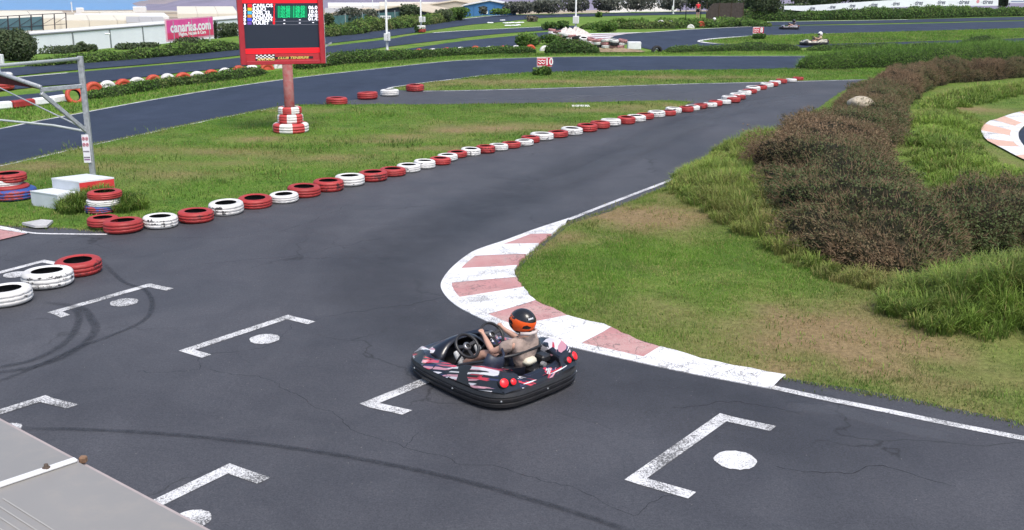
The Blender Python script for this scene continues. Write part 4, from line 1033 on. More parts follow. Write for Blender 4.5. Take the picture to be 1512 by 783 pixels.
# roller blind hanging from the arm
r1 = arm_end+Vector((0,0,.06)); r0 = gl(G(-60,88,za+.35)); 
MB().tube([r1, r0], .045, 10).build('blind_tube', M_STEEL, gn, True)
m_cl = mat('dark_red_cloth', (.10,.022,.028), .85, .15, var=.25, scale=5)
d_ = (r0-r1)
mb = MB(); vs = []
for k in range(9):
    t = k/8; p = r1+d_*t; sag = .42*math.sin(math.pi*(.15+.55*t))*t
    vs += [p+Vector((0,.0,-.03)), p+Vector((.02,.02,-.06-sag)), p+Vector((.05,.02,-.06-sag)), p+Vector((.03,0,-.03))]
fs = []
for k in range(8):
    for e in range(4): fs.append((k*4+e, k*4+(e+1)%4, (k+1)*4+(e+1)%4, (k+1)*4+e))
mb.add(vs, fs); mb.build('cloth', m_cl, gn)
MB().tube([(0,0,zd+.05), gl(G(0,130,zd+.35)), gl(G(-100,66,zd+.8))], .018, 8).build('stay_rod', M_STEEL, gn, True)
MB().tube([(0,0,zd+.02), gl(G(80,185.5,zd+.02)), gl(G(0,177.5,zd+.03)), gl(G(-100,165,zd+.05))], .026, 8).build('stay_rod', mat('pale_tube',(.5,.5,.5)), gn, True)
zs = A(132,219,g0.y).z; sg = empty('warning_sign', (g0.x-.05, g0.y-.082, zs)); tag(sg, 'small white sign with red symbols fixed to the gantry post', 'sign')
MB().box((0,0,0),(.155,.012,.62),bev=.004).build('panel', mat('sign_white',(.72,.71,.74),.5,.4,var=.05), sg)
for cx_, cz in ((-.036,.22),(.036,.22),(-.036,.09),(.036,.09)):
    pts = [(cx_+.026*math.cos(2*math.pi*k/12), -.009, cz+.034*math.sin(2*math.pi*k/12)) for k in range(13)]
    MB().tube(pts, .006, 5, cap=False).build('prohibition_ring', mat('sign_red',(.45,.04,.09)), sg)
    MB().bar((cx_-.02,-.011,cz-.025),(cx_+.02,-.011,cz+.025),.006,.006).build('prohibition_bar', MATS['sign_red'], sg)
    MB().box((cx_,-.008,cz),(.018,.004,.03)).build('symbol', mat('sign_ink',(.05,.03,.07)), sg)
for r in range(2):
    for k in range(5): MB().box((-.055+.027*k,-.008,-.06-.13*r),(.018,.004,.03)).build('letter_block', mat('sign_ink',(.05,.03,.07)), sg)
MB().box((0,-.007,-.24),(.13,.002,.03)).build('stripe', mat('sign_violet',(.22,.10,.22)), sg)

# ================================================================== PODIUM
q0 = G(86,318); pd_a = G(118,318)
P_FL = G(88,312); P_FR = G(168,293.5)   # front edge of the high block
high = A(77,263,G(77,302).y).z
pdn = empty('podium', (G(77,303).x, G(77,303).y, 0)); tag(pdn, 'white winners podium with low side step and red front band', 'podium')
o0 = pdn.location
zt = .56
c1, c2, c3, c4 = G(76,263,zt), G(116,268.5,zt), G(168,262,zt), G(132,257.5,zt)
ax = (c2-c1); ay = (c3-c2); c4 = c1+ay
m_pw = mat('podium_white', (.50,.54,.59), .6, .3, var=.08, scale=3); m_pt = mat('podium_top', (.58,.61,.63), .6, .3, var=.06, scale=2); m_pr = mat('podium_red', (.55,.035,.04), .5, .4, var=.1, scale=4)
def block(name, cs, z0, z1, m):
    cs = [Vector((c.x-o0.x, c.y-o0.y)) for c in cs]
    return MB().prism([(c.x, c.y) for c in cs], z0, z1).build(name, m, pdn)
block('winner_step', [c1,c2,c3,c4], 0, zt-.03, m_pw)
ins = lambda a, k: a
cen = (c1+c3)/2
block('winner_top', [cen+(c-cen)*1.01 for c in (c1,c2,c3,c4)], zt-.03, zt, m_pt)
n_ = Vector((ay.y, -ay.x, 0)).normalized()
if n_.dot(-cen) < 0: n_ = -n_
band = [c2+ay*.01, c3-ay*.01, c3-ay*.01+n_*.012, c2+ay*.01+n_*.012]
block('red_band', band, zt-.22, zt-.032, m_pr)
z2 = .33
d1, d2 = G(40,279,z2), G(78,275,z2)
lowc = [c1-ax*0+Vector((0,0,0))]
s_dir = -ay.normalized()
e1, e2 = c1, c2
block('low_step', [e1+s_dir*.01, e2+s_dir*.01, e2+s_dir*(e2-c3).length*.62, e1+s_dir*(e2-c3).length*.62], 0, z2, m_pw)
block('low_top', [e1+s_dir*.012, e2+s_dir*.012, e2+s_dir*((e2-c3).length*.62+.01), e1+s_dir*((e2-c3).length*.62+.01)], z2+.001, z2+.02, m_pt)
# flat stone slab by the left kerb
MB().prism([(p.x, p.y) for p in GP([(33,334.5),(62,329.5),(79,331),(70,338.5),(52,339)])], .03, .075).build('paving_slab', mat('slab_grey', (.42,.42,.42), .85, .2, var=.2, scale=6))
tag(bpy.data.objects['paving_slab'], 'flat grey stone slab in the grass beside the left kerb', 'slab')

# ================================================================== KARTS AND DRIVERS
def livery_mat(name, base, cols, centers, sc=(5.5,34)):
    m, nt, b, N, L = nodes_of(name); co = objco(nt)
    v = N('ShaderNodeTexVoronoi'); v.distance = 'CHEBYCHEV'; v.inputs['Scale'].default_value = 1.0; v.inputs['Randomness'].default_value = 1.0
    sx_ = N('ShaderNodeSeparateXYZ'); L(co, sx_.inputs[0])
    w_ = mth(nt, 'ADD', mth(nt, 'MULTIPLY', sx_.outputs[2], 1.0), mth(nt, 'MULTIPLY', mth(nt, 'ABSOLUTE', sx_.outputs[1]), -.55))
    cb = N('ShaderNodeCombineXYZ'); L(mth(nt, 'MULTIPLY', mth(nt, 'ADD', sx_.outputs[0], mth(nt, 'MULTIPLY', w_, 1.6)), sc[0]), cb.inputs[0]); L(mth(nt, 'MULTIPLY', mth(nt, 'ADD', w_, mth(nt, 'MULTIPLY', sx_.outputs[0], .22)), sc[1]), cb.inputs[1]); L(mth(nt, 'MULTIPLY', sx_.outputs[1], 2.5), cb.inputs[2])
    L(cb.outputs[0], v.inputs['Vector'])
    sep = N('ShaderNodeSeparateColor'); L(v.outputs['Color'], sep.inputs[0])
    c = ramp(nt, sep.outputs[0], cols, 'CONSTANT')
    msk = None
    for (x, y, z, r) in centers:
        d = N('ShaderNodeVectorMath'); d.operation = 'DISTANCE'; L(co, d.inputs[0]); d.inputs[1].default_value = (x, y, z)
        f = mth(nt, 'LESS_THAN', mth(nt, 'ADD', d.outputs['Value'], mth(nt, 'MULTIPLY', noise_n(nt, co, 14, 2), .12)), r+.06)
        msk = f if msk is None else mth(nt, 'MAXIMUM', msk, f)
    c = mixc(nt, msk, base, c)
    L(c, b.inputs['Base Color']); b.inputs['Roughness'].default_value = .3; b.inputs['Specular IOR Level'].default_value = .5
    b.inputs['Coat Weight'].default_value = .35; b.inputs['Coat Roughness'].default_value = .15
    return m
K_HALF = [(.86,0),(.85,.2),(.79,.38),(.66,.52),(.45,.60),(.2,.64),(-.1,.68),(-.4,.70),(-.65,.69),(-.82,.62),(-.92,.46),(-.95,.22)]
K_OUT = smooth_path([Vector((x,y,0)) for x,y in K_HALF] + [Vector((-.95,0,0))] + [Vector((x,-y,0)) for x,y in K_HALF[:0:-1]], 5, True)
def out_n(i):
    n = len(K_OUT); t = (K_OUT[(i+1)%n]-K_OUT[(i-1)%n]).normalized(); q = Vector((-t.y, t.x, 0))
    return q if q.dot(K_OUT[i]-Vector((-.05,0,0))) > 0 else -q
def k_loft(rings, close=False):
    n = len(K_OUT); mb = MB(); vs = []
    for off, zf in rings:
        for i in range(n):
            p = K_OUT[i] + out_n(i)*off; vs.append((p.x, p.y, zf(p.x, p.y) if callable(zf) else zf))
    m = len(rings); fs = []
    for r in range(m if close else m-1):
        q = (r+1) % m
        for i in range(n): fs.append((r*n+i, r*n+(i+1)%n, q*n+(i+1)%n, q*n+i))
    return mb.add(vs, fs)
mw = mat('decal_white', (.7,.7,.72)); m_rd = mat('decal_red', (.50,.03,.05), .35, .5)
def ztop(x, y):
    hs = float(np.interp(x, [-.95,-.75,-.5,-.25,0,.25,.5,.7,.86], [.30,.33,.33,.29,.25,.245,.26,.25,.225])); hc = float(np.interp(x, [-.95,-.5,0,.86], [.28,.29,.25,.225]))
    t = min(1, max(0, (abs(y)-.22)/.26)); t = t*t*(3-2*t)
    return hc+(hs-hc)*t
def steering(root, c, kind=0):
    n = Vector((-.74,0,.67)).normalized(); up = Vector((.67,0,.74)); yh = Vector((0,1,0)); c = Vector(c)
    w = MB(); R = .15; P_ = []
    for k in range(29):
        a = 2*math.pi*k/28; P_.append(c+(yh*math.cos(a)+up*math.sin(a))*R)
    w.tube(P_, .018, 8, cap=False)
    rim = w.build('steering_wheel', M_BLACK, root, True)
    for a in (0.15, math.pi-.15, -math.pi/2):
        MB().bar(c-n*.02, c+(yh*math.cos(a)+up*math.sin(a))*(R-.015), .04, .012, up=n, bev=.004).build('spoke', M_BLACK, rim)
    MB().lathe([(0,.012),(.045,.010),(.05,-.01),(.03,-.02)], 14, M=frame_m(c-n*.01, yh, up)).build('hub', mat('grey_metal', (.35,.35,.36), .35, .5, .8), rim, True)
    MB().tube([c-n*.02, c-n*.30+Vector((0,0,-.10)), (c.x+.36, c.y, .1)], .014, 8).build('steering_column', M_BLACK, root, True)
def seat(root, x, y, m):
    vs = []; n = 9; prof = [(.30,.10,.16),(.20,.105,.17),(.05,.09,.175),(-.10,.10,.175),(-.17,.20,.175),(-.21,.34,.165),(-.24,.44,.12)]
    for px_, pz, hw in prof:
        for k in range(n):
            a = -1+2*k/(n-1); rise = .10*abs(a)**3*(1 if px_ > -.15 else .6); fwd = .10*abs(a)**3*(1 if px_ < -.12 else 0)
            vs.append((x+px_+fwd, y+a*hw, pz+rise))
    fs = [(r*n+k, r*n+k+1, (r+1)*n+k+1, (r+1)*n+k) for r in range(len(prof)-1) for k in range(n-1)]
    o = MB().add(vs, fs).build('seat', m, root, True)
    md = o.modifiers.new('thick', 'SOLIDIFY'); md.thickness = .022; md.offset = -1
    return o
def build_kart(name, liv, twin=True, m_base=None):
    root = empty(name)
    # rubbing-strip bumper with ribs
    bmp = k_loft([(-.06,.04),(.0,.035),(.022,.05),(.03,.085),(.012,.095),(.012,.103),(.03,.112),(.034,.14),(.018,.148),(.018,.156),(.028,.162),(.015,.20),(-.02,.21),(-.06,.205)], True)
    bumper = bmp.build('bumper', m_base or M_BLACK, root, True); bumper.data.set_sharp_from_angle(angle=math.radians(28))
    for i_ in range(4, len(K_OUT), 14):
        n_ = out_n(i_); q_ = K_OUT[i_]+n_*.036; MB().lathe([(0,.006),(.010,.004),(.012,-.01)], 8, M=frame_m((q_.x,q_.y,.125), (-n_.y,n_.x,0), (0,0,1))).build('bolt', M_STEEL, bumper)
    sh = k_loft([(-.05,.17),(-.015,.205),(-.03,lambda x, y: .21+.45*(ztop(x,y)-.21)),(-.085,lambda x, y: ztop(x,y)-.012),(-.10,lambda x, y: ztop(x,y)),(-.15,lambda x, y: ztop(x,y)+.01),(-.205,lambda x, y: ztop(x,y)-.03),(-.225,lambda x, y: ztop(x,y)-.05),(-.24,.09)])
    body = sh.build('body_shell', liv, root, True); body.data.set_sharp_from_angle(angle=math.radians(24))
    nK = len(K_OUT)
    def stripe(i0, i1, off, dz, r_, m_):
        P_ = []
        for i in range(i0, i1+1):
            q = K_OUT[i % nK]+out_n(i % nK)*off; z_ = ztop(q.x, q.y); P_.append(Vector((q.x, q.y, .21+dz*(z_-.21))))
        w_ = [r_*max(.15, math.sin(math.pi*k/(len(P_)-1))) for k in range(len(P_))]
        MB().tube(P_, w_, 6).build('pinstripe', m_, body, True)
    if twin:
        for a_ in ((36,50,-.038,.55,.010,mw),(38,52,-.045,.70,.008,m_rd),(52,58,-.036,.45,.009,mw),(62,72,-.036,.5,.009,mw),(60,70,-.044,.68,.008,m_rd),(20,30,-.036,.5,.010,mw),(22,33,-.045,.72,.009,m_rd)): stripe(*a_)
    fl = [(p.x*.75-.0, p.y*.68) for p in K_OUT[::2]]
    MB().prism(fl, .045, .085).build('floor_tray', M_BLACK, root)
    for x, y in ((.5,.50),(.5,-.50),(-.62,.53),(-.62,-.53)):
        w = MB().lathe([(.06,-.06),(.12,-.065),(.135,-.05),(.135,.05),(.12,.065),(.06,.06)], 18, M=Matrix.Translation((x,y,.137)) @ Matrix.Rotation(math.pi/2, 4, 'X')).build('wheel', M_TK, root, True)
        MB().lathe([(.0,-.03),(.058,-.05),(.06,.05),(.0,.03)], 14, M=Matrix.Translation((x,y,.137)) @ Matrix.Rotation(math.pi/2, 4, 'X')).build('rim', M_STEEL, w, True)
    def hull(nm, pts, m_):
        bm = bmesh.new(); [bm.verts.new(p) for p in pts]; bmesh.ops.convex_hull(bm, input=bm.verts)
        bmesh.ops.delete(bm, geom=[v for v in bm.verts if not v.link_faces], context='VERTS')
        bmesh.ops.bevel(bm, geom=bm.edges[:], offset=.008, segments=2, affect='EDGES')
        me = bpy.data.meshes.new(nm); bm.to_mesh(me); bm.free(); me.materials.append(m_); me.polygons.foreach_set('use_smooth', [True]*len(me.polygons)); me.set_sharp_from_angle(angle=math.radians(20)); return link(bpy.data.objects.new(nm, me), root)
    for g_ in (1,-1):
        hull('rear_fender', [(x,g_*y,z) for x,y,z in [(-.935,.30,.22),(-.90,.60,.21),(-.62,.715,.21),(-.12,.70,.215),(-.84,.34,.36),(-.80,.56,.425),(-.58,.64,.455),(-.30,.64,.40),(-.02,.665,.27),(-.50,.47,.40),(-.10,.56,.27)]], liv)
        hull('side_pod', [(x,g_*y,z) for x,y,z in [(.36,.655,.20),(-.12,.70,.20),(.30,.48,.275),(-.10,.52,.30),(.34,.60,.265),(-.10,.64,.285)]], liv)
        hull('front_fender', [(x,g_*y,z) for x,y,z in [(.84,.26,.20),(.78,.44,.20),(.62,.575,.20),(.38,.64,.20),(.76,.30,.27),(.58,.48,.335),(.42,.56,.32),(.34,.55,.25),(.5,.40,.31)]], liv)
    # front cowl over the pedals
    vs = []; n = 11; sec = [(.38,.385,.38),(.44,.405,.42),(.56,.36,.46),(.68,.28,.45),(.80,.21,.38)]
    for x, h, hw in sec:
        for k in range(n):
            a = -1+2*k/(n-1); vs.append((x-.06*a*a, a*hw, .16+(h-.16)*(1-abs(a)**3.0)))
    MB().add(vs, [(r*n+k, r*n+k+1, (r+1)*n+k+1, (r+1)*n+k) for r in range(len(sec)-1) for k in range(n-1)]).build('front_cowl', liv, root, True).modifiers.new('thick', 'SOLIDIFY').thickness = .015
    # tail lamps
    m_tl = mat('tail_lamp_red', (.75,.012,.02), .35, .5, emit=.25)
    for y, r in ((.575,.05),(.455,.036),(-.575,.05),(-.455,.036)):
        nrm = Vector((-.82,.30*(1 if y > 0 else -1),.48)).normalized() if abs(y) > .5 else Vector((-.88,.12*(1 if y > 0 else -1),.46)).normalized()
        c = Vector((-.868,y,.322)) if abs(y) > .5 else Vector((-.888,y,.308))
        rt = nrm.cross(Vector((0,0,1))).normalized()*-1; M = frame_m(c, rt, nrm.cross(rt)*1)
        if (M @ Vector((0,0,1)) - M.translation).dot(nrm) < 0: M = frame_m(c, -rt, nrm.cross(-rt)*-1)
        lp_ = MB().lathe([(r,-.05),(r,.012),(r*.86,.02),(0,.022)], 20, M=M).build('tail_lamp', m_tl, root, True)
        MB().lathe([(r*1.0,-.05),(r*1.14,-.05),(r*1.14,.008),(r*1.0,.010)], 20, M=M).build('lamp_ring', M_BLACK, lp_, True)
    # engine: crankcase, tank, air box, cooling fins
    ex, ey = -.60, -.22
    en = MB().box((ex,ey,.17),(.24,.30,.16),bev=.025).build('engine', M_BLACK, root)
    MB().box((ex+.03,ey+.10,.315),(.17,.18,.09),bev=.035).build('fuel_tank', mat('cream_plastic', (.55,.52,.42), .5, .4), en, True)
    MB().box((ex-.01,ey-.10,.31),(.16,.15,.09),bev=.02).build('air_box', M_BLACK, en)
    for k in range(5): MB().box((ex-.128-.004*0,ey-.10+.05*k,.20),(.016,.012,.12)).build('cooling_fin', mat('dark_alloy', (.12,.12,.13), .45, .5, .6), en)
    MB().lathe([(0,.03),(.03,.03),(.03,-.02),(0,-.02)], 12, M=Matrix.Translation((ex-.14,ey+.02,.29)) @ Matrix.Rotation(math.pi/2, 4, 'Y')).build('starter_cap', mat('alloy', (.5,.5,.5), .4, .5, .7), en)
    MB().tube([(ex-.1,ey-.2,.14),(ex-.2,ey-.1,.16),(ex-.22,ey+.1,.16)], .03, 8).build('exhaust', M_STEEL, en, True)
    # sloping cover behind the left seat
    vs = [(-.20,.10,.22),(-.20,.47,.27),(-.66,.47,.37),(-.66,.02,.30),(-.20,.10,.08),(-.20,.47,.08),(-.66,.47,.08),(-.66,.02,.08)]
    MB().add(vs, [(0,1,2,3),(0,4,5,1),(1,5,6,2),(2,6,7,3),(3,7,4,0)]).build('engine_cover', liv, root)
    # hoop bars, seats, wheels
    m_seat = mat('seat_dark_blue', (.022,.028,.048), .45, .4)
    if twin:
        seat(root, -.30, .27, m_seat); seat(root, -.36, -.12, m_seat); steering(root, (.0,.28,.45)); steering(root, (-.02,-.10,.50))
    else:
        seat(root, -.36, 0, m_seat); steering(root, (-.02,0,.48))
    MB().tube([(.10,.46,.20),(-.1,.47,.30),(-.38,.44,.40),(-.58,.10,.44),(-.60,-.3,.45),(-.40,-.48,.42)], .018, 8).build('hoop_bar', M_BLACK, root, True)
    return root, body
CEN = [(-.62,.62,.34,.20),(-.05,.62,.28,.22),(.30,.58,.26,.12),(.62,.42,.25,.14),(-.62,-.56,.38,.2),(.2,-.6,.3,.2),(-.93,.25,.28,.13),(-.93,-.15,.28,.10),(-.45,.30,.30,.21)]
LIV1 = livery_mat('kart_livery', (.008,.009,.015), [(0,(.008,.009,.015)),(.40,(.62,.60,.64)),(.5,(.50,.035,.06)),(.66,(.03,.035,.10)),(.78,(.50,.25,.30)),(.90,(.65,.64,.66))], CEN)
K_LOC, K_RZ = (-.315, 11.12, 0), math.radians(136.2)
kart, kbody = build_kart('go_kart', LIV1); kart.location = K_LOC; kart.rotation_euler.z = K_RZ
tag(kart, 'black two seat rental kart with red and white graphics driving past the kerb', 'kart', 'karts on the circuit')
for q in ([(-.955,-.02,.285),(-.955,-.05,.345)],[(-.955,-.05,.275),(-.955,-.075,.335)],[(-.955,-.02,.345),(-.955,.0,.33)]):
    MB().bar(*q, .008, .014, up=(1,0,0)).build('maker_mark', mw, kart)

def skin_body(name, J, E_, root_j, material, parent=None, sub=2):
    names = list(J); me = bpy.data.meshes.new(name)
    me.from_pydata([J[n][0] for n in names], [(names.index(a), names.index(b_)) for a, b_ in E_], [])
    o = bpy.data.objects.new(name, me); COL.objects.link(o)
    o.modifiers.new('skin', 'SKIN'); sv = me.skin_vertices[0].data
    for i, n in enumerate(names):
        r = J[n][1]; sv[i].radius = (r, r) if not isinstance(r, tuple) else r; sv[i].use_root = n == root_j
    o.modifiers['skin'].use_smooth_shade = True
    ss = o.modifiers.new('sub', 'SUBSURF'); ss.levels = sub; ss.render_levels = sub
    dg = bpy.context.evaluated_depsgraph_get(); me2 = bpy.data.meshes.new_from_object(o.evaluated_get(dg)); me2.name = name
    bpy.data.objects.remove(o); me2.materials.clear(); me2.materials.append(material)
    me2.polygons.foreach_set('use_smooth', [True]*len(me2.polygons))
    return link(bpy.data.objects.new(name, me2), parent)
M_SKIN = mat('skin', (.46,.27,.20), .55, .4)
def hand_joints(J, E_, wr, side, palm, fdir, curl, thumb):
    """palm + four curled fingers + thumb, rooted at the wrist joint"""
    palm, fdir, curl, thumb = Vector(palm), Vector(fdir).normalized(), Vector(curl).normalized(), Vector(thumb).normalized()
    J[side+'palm'] = (palm, .017); E_.append((wr, side+'palm'))
    across = fdir.cross(curl).normalized()
    for k, (ln, of) in enumerate(((.026,-.024),(.03,-.008),(.028,.008),(.022,.024))):
        b0 = palm+across*of+fdir*.016; b1 = b0+fdir*ln; b2 = b1+(fdir*.2+curl).normalized()*ln*.9
        J[f'{side}f{k}a'] = (b0, .0085); J[f'{side}f{k}b'] = (b1, .008); J[f'{side}f{k}c'] = (b2, .0065)
        E_ += [(side+'palm', f'{side}f{k}a'), (f'{side}f{k}a', f'{side}f{k}b'), (f'{side}f{k}b', f'{side}f{k}c')]
    t0 = palm+thumb*.024-fdir*.008; t1 = t0+(thumb*.6+fdir).normalized()*.026
    J[side+'t0'] = (t0, .009); J[side+'t1'] = (t1, .0075); E_ += [(side+'palm', side+'t0'), (side+'t0', side+'t1')]
def helmet(parent, c, rz, m_shell, m_face, mark=True, sc=1.0):
    vs = []; nU, nV = 22, 16
    for j in range(nV+1):
        ph = math.pi*j/nV
        for i in range(nU):
            th = 2*math.pi*i/nU; x, y, z = math.sin(ph)*math.cos(th), math.sin(ph)*math.sin(th), math.cos(ph)
            X = x*.165*(1.06 if x > 0 else .98); Y = y*.128; Z = z*.15
            if z < -.2: X = X+.025*(-z)*(1 if x > 0 else -.2); Y *= 1-.12*(-z); X *= 1-.1*(-z)
            vs.append(Vector((X, Y, max(Z, -.125)))*sc)
    fs = [(j*nU+i, j*nU+(i+1)%nU, (j+1)*nU+(i+1)%nU, (j+1)*nU+i) for j in range(nV) for i in range(nU)]
    h = MB().add(vs, fs).build('helmet', m_shell, parent, True)
    h.matrix_local = Matrix.Translation(c) @ Matrix.Rotation(rz, 4, 'Z') @ Matrix.Rotation(.1, 4, 'Y')
    vs = []
    for j in range(5):
        ph = math.pi*(.42+.20*j/4)
        for i in range(13):
            th = -1.15+2.3*i/12; x, y, z = math.sin(ph)*math.cos(th), math.sin(ph)*math.sin(th), math.cos(ph); vs.append(Vector((x*.165*1.09, y*.134, z*.155))*sc)
    MB().add(vs, [(j*13+i, j*13+i+1, (j+1)*13+i+1, (j+1)*13+i) for j in range(4) for i in range(12)]).build('visor', m_face, h, True)
    MB().tube([Vector((-.04,-.118,-.11))*sc, Vector((-.13,-.07,-.115))*sc, Vector((-.15,0,-.115))*sc, Vector((-.13,.07,-.115))*sc, Vector((-.04,.118,-.11))*sc], .02*sc, 8).build('neck_roll', mat('pale_padding', (.50,.44,.42), .9, .1), h, True)
    if mark:
        M = frame_m(Vector((-.146,.045,.055))*sc, (-.28,-.96,0), (.25,0,1))
        for k in range(5): MB().box((-.03+.014*k,0,.0),(.009,.016 if k % 2 else .02,.006)).build('maker_mark', mw, h).matrix_local = M
    return h
def seated_driver(label, lat, mats, near=True):
    m_shirt, m_short, m_shoe, m_hel = mats
    r = empty('person'); tag(r, label, 'person', 'kart drivers')
    hx = lat
    J = {'pel': (Vector((-.44,hx,.20)), (.125,.105)), 'sp': (Vector((-.48,hx,.33)), (.12,.095)), 'ch': (Vector((-.51,hx,.46)), (.135,.095)), 'nb': (Vector((-.515,hx,.575)), .06), 'nk': (Vector((-.505,hx,.64)), .052), 'hd': (Vector((-.49,hx,.75)), .085), 'ht': (Vector((-.49,hx,.82)), .07)}
    E_ = [('pel','sp'),('sp','ch'),('ch','nb'),('nb','nk'),('nk','hd'),('hd','ht')]
    wl, wr_ = Vector((.0,hx+.165,.555)), Vector((.0,hx-.135,.555))
    for s_, sg_, w_ in (('l',1,wl),('r',-1,wr_)):
        J[s_+'sh'] = (Vector((-.50,hx+sg_*.165,.535)), .058); J[s_+'el'] = (Vector((-.25,hx+sg_*.245,.40)), .040); J[s_+'fo'] = (w_.lerp(Vector((-.25,hx+sg_*.245,.40)), .5), .036); J[s_+'wr'] = (w_+Vector((-.055,sg_*.015,-.03)), .024)
        E_ += [('ch',s_+'sh'),(s_+'sh',s_+'el'),(s_+'el',s_+'fo'),(s_+'fo',s_+'wr')]
        hand_joints(J, E_, s_+'wr', s_, w_+Vector((-.01,sg_*.01,.004)), (.75,-sg_*.15,.55), (.4,-sg_*.1,-.9), (.1,-sg_*.9,.3))
        kn = Vector((-.06,hx+sg_*.16,.30)) if s_ == 'r' else Vector((-.09,hx+.20,.33)); an_ = Vector((.24,hx-.08,.13)) if s_ == 'r' else Vector((.20,hx+.28,.15))
        J[s_+'hp'] = (Vector((-.38,hx+sg_*.09,.19)), .088); J[s_+'th'] = ((Vector((-.38,hx+sg_*.09,.19))+kn)/2+Vector((0,0,.01)), .078); J[s_+'kn'] = (kn, .056); J[s_+'cf'] = (kn.lerp(an_, .35), .055); J[s_+'an'] = (an_, .036)
        E_ += [('pel',s_+'hp'),(s_+'hp',s_+'th'),(s_+'th',s_+'kn'),(s_+'kn',s_+'cf'),(s_+'cf',s_+'an')]
    skin_body('body', J, E_, 'pel', M_SKIN, r)
    K = {k: (J[k][0], tuple(q+.03 for q in J[k][1]) if isinstance(J[k][1], tuple) else J[k][1]+.024) for k in ('pel','sp','ch','nb','lsh','rsh')}
    K['nb'] = (J['nb'][0]+Vector((0,0,-.005)), .09)
    K['lsl'] = (J['lsh'][0].lerp(J['lel'][0], .62), .076); K['rsl'] = (J['rsh'][0].lerp(J['rel'][0], .62), .076)
    skin_body('shirt', K, [('pel','sp'),('sp','ch'),('ch','nb'),('ch','lsh'),('ch','rsh'),('lsh','lsl'),('rsh','rsl')], 'pel', m_shirt, r)
    Q = {'pel': (J['pel'][0]+Vector((.02,0,-.03)), (.135,.10))}
    for s_ in 'lr': Q[s_+'hp'] = (J[s_+'hp'][0], .10); Q[s_+'th'] = (J[s_+'hp'][0].lerp(J[s_+'kn'][0], .72), .088)
    skin_body('shorts', Q, [('pel','lhp'),('pel','rhp'),('lhp','lth'),('rhp','rth')], 'pel', m_short, r)
    for s_ in 'lr':
        a = J[s_+'an'][0]; tow = Vector((.62,.05 if s_ == 'l' else -.02,.78)).normalized()
        S_ = {'h': (a+Vector((-.02,0,-.05)), .040), 'm': (a+Vector((0,0,-.03))+tow*.07, .046), 't': (a+Vector((0,0,-.03))+tow*.165, .042), 'e': (a+Vector((0,0,-.03))+tow*.20, .030), 'c': (a+Vector((-.01,0,.01)), .044)}
        sh_ = skin_body('shoe', S_, [('h','m'),('m','t'),('t','e'),('h','c')], 'h', m_shoe, r)
        if near:
            for k in range(4): MB().bar(a+tow*(.05+.03*k)+Vector((-.045,-.02,.0)), a+tow*(.05+.03*k)+Vector((-.045,.02,.01)), .008, .006).build('lace', mat('lace_dark',(.06,.06,.07)), sh_)
    helmet(r, J['hd'][0]+Vector((-.005,0,.012)), .12, m_hel, mat('visor_dark',(.01,.01,.012),.1,.6), near)
    return r
m_h1, nt, b, N, L = nodes_of('helmet_black_orange')
co = objco(nt); sx = N('ShaderNodeSeparateXYZ'); L(co, sx.inputs[0])
v = N('ShaderNodeTexVoronoi'); v.inputs['Scale'].default_value = 1; L(scaled(nt, co, (16,13,22)), v.inputs['Vector']); sep = N('ShaderNodeSeparateColor'); L(v.outputs['Color'], sep.inputs[0])
band_ = mth(nt, 'MULTIPLY', mth(nt, 'LESS_THAN', mth(nt, 'ADD', sx.outputs[2], mth(nt, 'MULTIPLY', sx.outputs[0], -.35)), .058), mth(nt, 'GREATER_THAN', sx.outputs[2], -.09))
f = mth(nt, 'MULTIPLY', band_, mth(nt, 'GREATER_THAN', sep.outputs[0], .3))
L(mixc(nt, f, (.014,.014,.016), (.78,.10,.015)), b.inputs['Base Color']); b.inputs['Roughness'].default_value = .22
d1 = seated_driver('kart driver in a beige t-shirt and black and orange helmet', -.12, (mat('beige_shirt',(.33,.255,.22),.85,.15,var=.16,scale=9,bump=1.0,bscale=14), mat('black_shorts',(.02,.02,.022),.85,.1), mat('white_shoe',(.60,.60,.58),.6,.3,var=.1), m_h1))
d1.location = K_LOC; d1.rotation_euler.z = K_RZ
# karts further off
LIV2 = livery_mat('kart_livery_white', (.014,.014,.018), [(0,(.34,.34,.36)),(.35,(.02,.02,.025)),(.75,(.32,.32,.34)),(.9,(.28,.04,.05))], [(-.4,.6,.3,.35),(.3,.5,.3,.25),(-.6,-.5,.35,.3),(.6,0,.3,.3),(-.9,0,.3,.3)])
LIV3 = livery_mat('kart_livery_cream', (.03,.028,.026), [(0,(.44,.41,.33)),(.4,(.03,.03,.03)),(.72,(.34,.29,.21)),(.88,(.45,.43,.36))], [(-.4,.6,.3,.35),(.3,.5,.3,.3),(-.6,-.5,.35,.3),(.6,0,.3,.35),(-.9,0,.3,.3)])
dk = mat('dark_overall',(.02,.022,.03),.8,.2); blackhel = mat('helmet_black',(.015,.015,.017),.25,.5); whitehel = mat('helmet_white',(.68,.68,.68),.3,.5)
tan = mat('tan_overall',(.36,.29,.20),.8,.2); bs = MATS['black_shorts']
for px, py, rz, liv, lb, dlb, ms in [(1164,45,math.radians(172),LIV2,'dark kart with white panels crossing the far straight','driver in dark overall and black helmet on the far straight',(dk,dk,dk,blackhel)),
        (1200,68.5,math.radians(188),LIV3,'cream and black kart beside the grass inside the far hairpin','driver in tan overall and white helmet inside the far hairpin',(tan,tan,dk,whitehel)),
        (1047,41.5,math.radians(160),LIV2,'black kart stopped at the far kerb near the red shirted marshal','driver with white helmet on the kart by the marshal',(dk,dk,dk,whitehel))]:
    k_, _ = build_kart('go_kart', liv, False); p = G(px, py-1.5); k_.location = (p.x, p.y, .014); k_.rotation_euler.z = rz; k_.scale = (1.12,)*3; tag(k_, lb, 'kart', 'karts on the circuit')
    d_ = seated_driver(dlb, 0.0, ms, False); d_.location = k_.location; d_.rotation_euler.z = rz; d_.scale = (1.12,)*3

